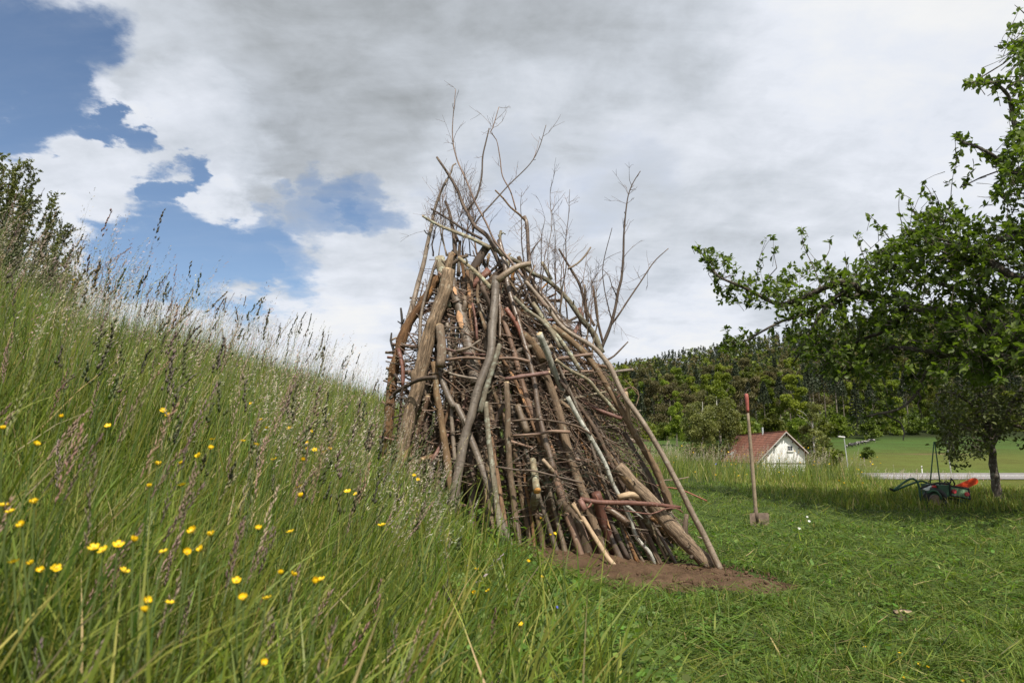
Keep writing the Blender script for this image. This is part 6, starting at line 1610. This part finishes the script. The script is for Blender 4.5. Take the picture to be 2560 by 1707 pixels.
# ------------------------------------------------------------------ green cart with tools
M['green'] = mat_plain('green_paint', (0.035, 0.095, 0.05), 0.5, 0, 7, 0.25, bump=.15)
M['green_pale'] = mat_plain('lit_green_panel', (0.14, 0.235, 0.13), 0.6, 0, 9, 0.25)  # cart green made paler for the end panel: sunlight put into the colour
M['reflector'] = mat_plain('red_reflector', (0.42, 0.03, 0.035), 0.35, 0, 9, 0.15)
M['orange_plastic'] = mat_plain('orange_plastic', (0.72, 0.075, 0.015), 0.45, 0, 9, 0.12)
M['black'] = mat_plain('black_rubber', (0.02, 0.02, 0.02), 0.6, 0, 9, 0.2)
M['white_plastic'] = mat_plain('white_plastic', (0.72, 0.74, 0.72), 0.4, 0, 9, 0.05)
M['red_plastic'] = mat_plain('red_plastic', (0.55, 0.03, 0.03), 0.4, 0, 9, 0.1)
YM = min(max(ground_hit(2380, 1266, 6, 30) or 11.5, 10.5), 13.0)
def pm(px, py, dy=0.0): return at(px, py, YM + dy)
CT = []
def cart():
    c = pm(2330, 1250); o = Vector((c.x, c.y, Hs(c.x, c.y))); k = .5 / FPX * YM
    e = empty('tool_cart', o); tag(e, 'green metal tool cart with bent tube handles and two red reflectors in the grass', 'cart')
    L = lambda px, py, dy=0.0: pm(px, py, dy) - o
    # box: tilted, the lit end panel towards the camera
    A, B, Cc, Dd = L(2374, 1214), L(2420, 1221), L(2424, 1247), L(2376, 1238)
    dp = Vector((.05, .62, .02))
    q = MB(); q.prism([A, B, Cc, Dd], dp); q.build('box', M['green'], e)
    n = Vector((0, -.012, 0)); s = MB(); s.prism([A.lerp(Cc, .06), B.lerp(Dd, .06), Cc.lerp(A, .06), Dd.lerp(B, .06)], n); s.build('end_panel', M['green_pale'], e)
    fr = MB()
    for a, b in ((A, B), (B, Cc), (Cc, Dd), (Dd, A)): fr.tube([a + n, b + n], .014, 6)
    fr.build('panel_frame', M['black'], e)
    for px, py in ((2383, 1228), (2415, 1235)):
        p = L(px, py); MB().tube([p + Vector((0, -.010, 0)), p + Vector((0, -.034, .003))], [.036, .033], 14).build('reflector', M['reflector'], e, smooth=False)
    lw = MB(); lw.prism([L(2398, 1246), L(2424, 1251), L(2424, 1260), L(2398, 1254)], Vector((0, .35, 0))); lw.build('tail_board', M['green'], e)
    bd = MB(); bd.prism([L(2346, 1212), L(2374, 1212), L(2374, 1240), L(2356, 1246), L(2350, 1240)], Vector((.02, .5, 0))); bd.build('tray', M['green'], e)
    MB().tube([L(2300, 1221), L(2322, 1212), L(2345, 1207), L(2372, 1209)], .016, 8).build('top_rail', M['black'], e, smooth=True)
    # bent tube handles
    MB().tube(catmull([L(2234, 1225), L(2255, 1209), L(2274, 1197), L(2283, 1196), L(2292, 1202), L(2298, 1218), L(2300, 1236), L(2300, 1252)], .05), .0165, 8).build('handle', M['green'], e, smooth=True)
    MB().tube(catmull([L(2236, 1226, .5), L(2260, 1216, .5), L(2290, 1205, .5), L(2306, 1202, .5), L(2316, 1206, .5), L(2324, 1213, .5)], .05), .0165, 8).build('handle', M['green'], e, smooth=True)
    MB().tube([L(2226, 1222), L(2236, 1226, .2), L(2236, 1226, .5)], .018, 8).build('hand_grip', M['black'], e, smooth=True)
    # wheels and mudguard half sunk in the grass
    for dy in (-.02, .55):
        w0 = L(2338, 1250, dy)
        tw = []; R_ = .15
        wl = MB(); ring = [w0 + Vector((R_ * math.cos(a), 0, R_ * math.sin(a))) for a in np.linspace(0, 2 * math.pi, 22)]
        wl.tube(ring, .045, 8); w_ob = wl.build('wheel', M['black'], e, smooth=True)
        MB().tube([w0 + Vector((0, -.03, 0)), w0 + Vector((0, .03, 0))], .085, 14).build('rim', M['steel'], w_ob)
    MB().tube(catmull([L(2318, 1232, -.06), L(2328, 1226, -.06), L(2341, 1228, -.06), L(2350, 1238, -.06), L(2353, 1248, -.06)], .04), .02, 8).build('mudguard', M['green'], e, smooth=True)
    # upright push poles
    MB().tube([L(2325, 1212, .35), L(2335, 1104, .5)], [.011, .009], 8).build('push_pole', M['green'], e, smooth=True)
    MB().tube([L(2350, 1208, .3), L(2337, 1104, .5)], [.011, .009], 8).build('push_pole', M['green'], e, smooth=True)
    hoop = MB(); cc = L(2340, 1206, .2); hoop.tube([cc + Vector((.11 * math.cos(a), .02, .05 * math.sin(a))) for a in np.linspace(0, 2 * math.pi, 20)], .006, 5); hoop.build('cable_loop', M['black'], e)
cart()
def chainsaw():
    c = pm(2385, 1212, .15); e = empty('chainsaw', c); tag(e, 'chainsaw with an orange bar guard lying across the green cart', 'chainsaw')
    L = lambda px, py, dy=.15: pm(px, py, dy) - c
    mb = MB(); r1, r2 = [], []
    a, b = L(2385, 1224), L(2438, 1202); ax = (b - a).normalized(); pr = Vector((-ax.z, 0, ax.x)); pts = []
    hw = .052
    pts = [a + pr * hw * .9, a - pr * hw * 1.2, b - pr * hw * .95]
    for q in np.linspace(-math.pi / 2, math.pi / 2, 7)[1:-1]: pts.append(b + ax * math.cos(q) * hw * .95 + pr * math.sin(q) * hw * .95)
    pts.append(b + pr * hw * .95)
    mb.prism([tuple(p) for p in pts], (0, .03, 0)); g = mb.build('bar_guard', M['orange_plastic'], e)
    for s in (-.45, 0, .45): MB().tube([a.lerp(b, .2) + pr * hw * s + Vector((0, -.004, 0)), a.lerp(b, 1.0) + pr * hw * s + Vector((0, -.004, 0))], .005, 5).build('rib', M['orange_plastic'], g)
    bd = MB(); bd.prism([L(2352, 1215), L(2378, 1211), L(2386, 1219), L(2384, 1227), L(2354, 1225)], (0, .17, 0)); bd.build('motor_housing', M['black'], e, bevel=.012)
    oc = MB(); oc.prism([L(2356, 1213, .1), L(2369, 1210, .1), L(2369, 1215, .1), L(2356, 1218, .1)], (0, .05, 0)); oc.build('top_cover', M['orange_plastic'], e, bevel=.006)
    MB().tube(catmull([L(2372, 1214, .12), L(2377, 1203, .12), L(2378, 1196, .14), L(2386, 1207, .2), L(2385, 1214, .24)], .02), .011, 8).build('front_handle', M['black'], e, smooth=True)
    MB().tube(catmull([L(2356, 1210, .2), L(2364, 1203, .2), L(2374, 1207, .2)], .02), .009, 8).build('rear_handle', M['black'], e, smooth=True)
chainsaw()
def canister():
    c = pm(2320, 1222, -.05); e = empty('plastic_can', c); tag(e, 'white pointed plastic can leaning on the left of the cart', 'can')
    L = lambda px, py, dy=-.05: pm(px, py, dy) - c
    MB().prism([L(2309, 1222), L(2316, 1219), L(2321, 1218), L(2326, 1214), L(2325, 1227), L(2314, 1226)], (0, .12, 0)).build('body', M['white_plastic'], e, bevel=.012)
    MB().tube([L(2322, 1219), L(2328, 1214)], .012, 8).build('spout', M['white_plastic'], e)
canister()
def helmet(px, py, label, mat, w_):
    c = pm(px, py, .08); e = empty('tool_case', c); tag(e, label, 'tool', None)
    MB().sphere(Vector((0, 0, 0)), (w_, .05, w_ * .8), 12, 8).build('casing', mat, e, smooth=True)
    MB().tube([(-w_ * .4, 0, w_ * .5), (0, 0, w_ * 1.1), (w_ * .5, 0, w_ * .5)], .01, 6).build('handle', M['black'], e, smooth=True)
helmet(2335.5, 1216, 'small red plastic tool standing beside the white can on the cart', M['red_plastic'], .03); helmet(2349.5, 1217, 'orange red plastic tool between the red tool and the chainsaw', M['orange_plastic'], .042)
def stakes():
    p = pm(2300, 1212, 1.3); o = Vector((p.x, p.y, Hs(p.x, p.y)))
stakes()

# ------------------------------------------------------------------ wood chip and broken piece in the lawn
def chip():
    Yc = ground_hit(2262, 1540, 2.5, 12, .04); p = at(2262, 1540, Yc); e = empty('wood_piece', p); tag(e, 'broken brown piece of wood with a pale split edge lying in the mown grass', 'wood piece')
    k = 1 / FPX * Yc
    mb = MB(); mb.prism([(-22 * k, -.012, -10 * k), (14 * k, .01, -10 * k), (30 * k, .02, 4 * k), (2 * k, .0, 8 * k), (-18 * k, 0, 6 * k)], (.01, .07, .01)); mb.build('bark', M['bark_plain'], e, bevel=.004)
    MB().prism([(-19 * k, .004, 6.5 * k), (2 * k, .004, 8.5 * k), (28 * k, .01, 4.8 * k), (25 * k, .01, 6.5 * k), (-2 * k, .004, 10.5 * k), (-16 * k, .004, 9 * k)], (.005, .03, .004)).build('split_face', M['cut'], e)
M['bark_plain'] = mat_plain('bark_chip', (0.10, 0.07, 0.052), .9, 0, 20, .3, bump=.4)
chip()

# ------------------------------------------------------------------ flowers and broad leaves
M['petal'] = mat_leafy('buttercup_petal', (0.86, 0.58, 0.015), trans=0.25, tcol=(1, 1, 1), rough=0.3)
M['petal_c'] = mat_plain('buttercup_centre', (0.42, 0.30, 0.02), .6)
M['stem'] = mat_leafy('flower_stem', (0.11, 0.15, 0.04), trans=0.2)
M['blue'] = mat_leafy('speedwell_petal', (0.13, 0.15, 0.62), trans=0.2, tcol=(1, 1, 1))
M['whitepetal'] = mat_leafy('daisy_petal', (0.72, 0.72, 0.70), trans=0.2, tcol=(1, 1, 1))
M['dock'] = mat_leafy('dock_leaf', (0.15, 0.22, 0.075), trans=0.3, nscale=14)
def petal_mesh(name, mat, cup=.5, wide=.8):
    V = []; nu, nv = 5, 5
    for j in range(nv):
        t = j / (nv - 1); w_ = wide * (math.sin(math.pi * (0.10 + 0.74 * t)) ** .8) * .5 * (0.25 + .75 * min(1, t * 1.6))
        for i in range(nu):
            s = i / (nu - 1) * 2 - 1
            V.append((t * math.cos(cup * t), s * w_, t * math.sin(cup * t) * .9 + .10 * s * s))
    q = [(j * nu + i, (j + 1) * nu + i, (j + 1) * nu + i + 1, j * nu + i + 1) for j in range(nv - 1) for i in range(nu - 1)]
    return mesh_np(name, V, quads=q, mat=mat, smooth=True)
PET = [petal_mesh('petal', M['petal'], c) for c in (.45, .85, 1.15)]
ctr = MB().sphere((0, 0, 0), (.28, .28, .2), 8, 6).build('centre', M['petal_c'], None, (0, 0, 0), smooth=True); CTR = ctr.data; bpy.data.objects.remove(ctr)
def stem_mesh(bend, seed):
    return sticks_mesh('stem', [(catmull([(bend, .02, -1.0), (bend * .8, 0, -.6), (bend * .2, 0, -.25), (0, 0, 0)], .12), .0045, .0035)], M['stem'], (0, 0, 0), sides=5)
STM = [stem_mesh(b, i) for i, b in enumerate((-.15, .1, -.3))]
HEAD = []
for pmh in PET:
    bm_ = bmesh.new()
    for k in range(5):
        t_ = pmh.copy(); t_.transform(Matrix.Rotation(k * 2 * math.pi / 5, 4, 'Z')); bm_.from_mesh(t_); bpy.data.meshes.remove(t_)
    hm = bpy.data.meshes.new('flower_head'); bm_.to_mesh(hm); bm_.free(); hm.materials.append(M['petal']); hm.polygons.foreach_set('use_smooth', np.ones(len(hm.polygons), dtype=bool)); HEAD.append(hm)
rb = random.Random(3)
def buttercup(px, py, Yf, diam, label, group, parts=True):
    p = at(px, py, Yf); g = Hs(p.x, p.y); hs_ = max(.06, p.z - g)
    e = empty('buttercup', p); tag(e, label, 'flower', group)
    k = rb.choice([0, 0, 1, 1, 2]); tilt = Matrix.Rotation(rb.uniform(-.5, .6), 4, 'Y') @ Matrix.Rotation(rb.uniform(-.1, .75), 4, 'X') @ Matrix.Rotation(rb.uniform(0, 6), 4, 'Z')
    r = diam / 2
    st = obj_np('stem', rb.choice(STM), e); st.scale = (hs_ * .8, hs_ * .8, hs_); st.rotation_euler = (0, 0, rb.uniform(0, 6))
    st.scale = (min(.5, hs_), min(.5, hs_), hs_)
    if parts:
        for q in range(5):
            o = obj_np('petal', PET[k], e); o.matrix_local = tilt @ Matrix.Rotation(q * 2 * math.pi / 5 + rb.uniform(-.1, .1), 4, 'Z') @ Matrix.Scale(r * rb.uniform(.92, 1.08), 4)
        o = obj_np('centre', CTR, e); o.matrix_local = tilt @ Matrix.Translation((0, 0, r * .12)) @ Matrix.Scale(r, 4)
    else:
        o = obj_np('flower_head', HEAD[k], e); o.matrix_local = tilt @ Matrix.Scale(r, 4)
BC = [(157,1042),(7,1073),(89,1112),(408,1027),(421,1039),(531,1099),(527,1122),(497,1142),(394,1161),(454,1159),(607,1103),(641,1114),(768,1108),(767,1125),(786,1125),(811,1130),(824,1123),(685,1149),(757,1151),(749,1217),(752,1242),(869,1230),(891,1236),(374,1217),(10,1265),(25,1280),(86,1257),(56,1313),(483,1328),(526,1338),(646,1322),(727,1330),(235,1370),(259,1376),(296,1363),(333,1352),(409,1380),(502,1375),(467,1381),(34,1406),(77,1410),(104,1427),(141,1421),(309,1428),(592,1452),(702,1434),(733,1438),(785,1456),(803,1449),(366,1505),(423,1508),(361,1529),(608,1496),(668,1496),(658,1659),(628,1010),(652,1051),(669,1072),(724,1071),(777,1079),(270,1066),(456,1213),(1321,1404),(1357,1443),(1191,1425),(1220,1477),(1186,1483),(1301,1562),(1376,1338),(1387,1334),(1351,1296),(955,1314),(185,701),(181,712),(1035,1190),(1045,1200)]
def where(px, py):
    if px > 1150: return 'in the short grass just left of the soil patch' if py < 1400 else 'in the low grass in front of the wood pile'
    a = 'at the far left' if px < 180 else 'left of the middle of the bank' if px < 480 else 'on the middle of the bank' if px < 700 else 'towards the wood pile'
    b = 'high up' if py < 1090 else 'halfway down' if py < 1260 else 'low down' if py < 1440 else 'at the bottom'
    return 'in tall grass %s %s' % (b, a)
LAB_N = {}
SPECIAL = {(7,1073):'buttercup cut by the left edge above the two stacked buttercups', (658,1659):'lone buttercup lowest on the bank near the bottom edge', (749,1217):'upper of two buttercups one above the other on the bank', (752,1242):'lower of two buttercups one above the other on the bank',
           (1301,1562):'lone closed buttercup in low grass below the soil patch', (1321,1404):'buttercup bud high in the low grass left of the soil', (423,1508):'wide open buttercup seen from the side low on the bank', (394,1161):'buttercup turned sideways left of a pair on the bank',
           (1220,1477):'plump buttercup right of the ragged one beside the dock leaf', (1186,1483):'ragged buttercup with torn petals beside the dock leaf', (1191,1425):'buttercup above the dock leaf among blue speedwell', (34,1406):'star shaped open buttercup at the lower left edge', (409,1380):'flat buttercup seen edge on low on the bank', (502,1375):'thin flat buttercup right of the edge on buttercup'}
for px, py in BC:
    Yf = None
    for lf in (.64, .56, .48, .38, .28):
        Yf = ground_hit(px, py, .95, 30, lf)
        if Yf and Yf > 1.15 and Yf < 12: break
    if not Yf: Yf = 7.0
    if px > 1150: Yf = ground_hit(px, py, .95, 30, .30)
    if py < 760: Yf = 6.0
    Yf = max(1.2, Yf)
    diam = min(.030, max(.018, (27 if py > 1240 else 21) / FPX * Yf * rb.uniform(.75, 1.15)))
    lab = SPECIAL.get((px, py), 'yellow buttercup ' + where(px, py))
    buttercup(px, py, Yf, diam, lab, 'buttercups in the tall grass')
for px, py in [(2162,1617),(2249,1632),(2298,1659),(2319,1668),(2258,1695),(2409,1703)]:
    Yf = ground_hit(px, py, 2, 12, .09); buttercup(px, py, Yf, .022, 'small buttercup low in the mown grass at the lower right', 'buttercups in the mown grass')
for i in range(70):
    px = rb.uniform(1640, 2230); py = rb.uniform(1105, 1192) + (px - 1640) * .035
    if i < 26: px = rb.gauss(1900, 70); py = rb.gauss(1150, 14)
    Yf = rb.uniform(15.5, 21); p = at(px, py, Yf)
    if p.z - Hs(p.x, p.y) < .15: Yf = ground_hit(px, py, 8, 30, .4) or 18
    buttercup(px, py, min(Yf, 24), .045, 'tiny yellow buttercup in the tall grass strip behind the lawn', 'buttercups in the strip behind the lawn', parts=False)
# speedwell
bm_ = bmesh.new()
for k in range(4):
    t_ = PET[0].copy(); t_.transform(Matrix.Rotation(k * math.pi / 2, 4, 'Z')); bm_.from_mesh(t_); bpy.data.meshes.remove(t_)
SPW = bpy.data.meshes.new('petals'); bm_.to_mesh(SPW); bm_.free(); SPW.materials.append(M['blue'])
for px, py in [(1094,1525),(1097,1545),(1155,1432),(1168,1414),(1186,1413),(1192,1410),(1255,1420),(1186,1634),(1120,1657),(1128,1655),(1344,1674),(1060,1600),(1053,1594),(1240,1660),(1260,1412),(1265,1450),(1240,1462),(1285,1670),(1375,1505),(1392,1517),(580,1383),(536,1178),(330,1292),(245,1303),(1790,1160)]:
    lf = .16 if px > 1000 else .32
    Yf = ground_hit(px, py, 1.0, 20, lf) or 6; p = at(px, py, Yf); g = Hs(p.x, p.y)
    e = empty('speedwell', p); tag(e, 'tiny blue speedwell flower deep in the grass', 'flower', 'blue speedwell flowers')
    o = obj_np('petals', SPW, e); o.scale = (.0085,) * 3; o.rotation_euler = (rb.uniform(.2, 1.0), rb.uniform(-.4, .4), rb.uniform(0, 6))
    st = obj_np('stem', STM[1], e); st.scale = (.4, .4, max(.05, p.z - g))
DSY = mesh_np('petals', np.array([[math.cos(a) * r, math.sin(a) * r, z] for a in np.linspace(0, 2 * math.pi, 13)[:-1] for r, z in ((.2, .1), (1, 0))]), quads=[(2 * i, 2 * i + 1, (2 * i + 3) % 24, (2 * i + 2) % 24) for i in range(12)], mat=M['whitepetal'])
for px, py in [(2018,1291),(2023,1302),(1998,1320)]:
    Yf = ground_hit(px, py, 3, 20, .06); p = at(px, py, Yf); e = empty('daisy', p); tag(e, 'small white daisy in the mown lawn right of the spade' if px > 1950 else 'small white daisy in the mown grass near the soil', 'flower', 'white daisies in the lawn')
    o = obj_np('petals', DSY, e); o.scale = (.016,) * 3; o.rotation_euler = (.7, 0, 0)
    o = obj_np('centre', CTR, e); o.scale = (.016,) * 3; o.rotation_euler = (.7, 0, 0)
# broad dock leaves
def dock_plant(px, py, Yf, leaves, label):
    p = at(px, py, Yf); g = Hs(p.x, p.y); o = Vector((p.x, p.y, g)); e = empty('dock_plant', o); tag(e, label, 'dock plant')
    for az, L, wd, el in leaves:
        nu, nv = 7, 14; V = []
        for j in range(nv):
            t = j / (nv - 1); w_ = wd * (math.sin(math.pi * min(1, .06 + .94 * t)) ** .65) * .5; bx = L * (t * math.cos(el) + .10 * t * t); bz = L * (t * math.sin(el) - .22 * t * t)
            for i in range(nu):
                s = i / (nu - 1) * 2 - 1
                V.append((bx, s * w_ * (1 + .06 * math.sin(t * 40 + s)), bz + abs(s) * w_ * .45 + .006 * math.sin(t * 26 + 3 * s) * abs(s)))
        q = [(j * nu + i, (j + 1) * nu + i, (j + 1) * nu + i + 1, j * nu + i + 1) for j in range(nv - 1) for i in range(nu - 1)]
        ob = obj_np('leaf', mesh_np('leaf', V, quads=q, mat=M['dock'], smooth=True), e); ob.location = (0, 0, .03); ob.rotation_euler = (0, 0, az)
def gh(px, py, l=0.0): return ground_hit(px, py, 1.0, 20, l) or 5
dock_plant(1150, 1560, gh(1150, 1530, .05), [(1.75, .27, .12, 1.15), (2.9, .2, .07, .5), (.3, .18, .06, .5)], 'large pale dock leaf standing in the grass in front of the wood pile')
dock_plant(1190, 1700, gh(1190, 1705, .0), [(1.6, .20, .05, 1.2), (.4, .18, .05, .6)], 'narrow dock leaf upright at the bottom edge right of the bank')
dock_plant(1405, 1690, gh(1405, 1690, .0), [(1.7, .16, .07, 1.1), (2.6, .15, .06, .5), (.5, .16, .06, .6)], 'group of bright broad leaves low at the bottom edge')
dock_plant(1460, 1640, gh(1460, 1640, .0), [(1.2, .15, .06, .9), (2.3, .14, .05, .6), (-.2, .13, .05, .4)], 'bright broad leaves in the mown grass below the soil patch')
dock_plant(1600, 1560, gh(1600, 1560, .0), [(1.2, .12, .05, .6), (2.5, .12, .05, .5), (-.4, .12, .05, .5), (4.2, .1, .05, .5)], 'flat rosette of broad leaves in the mown grass')
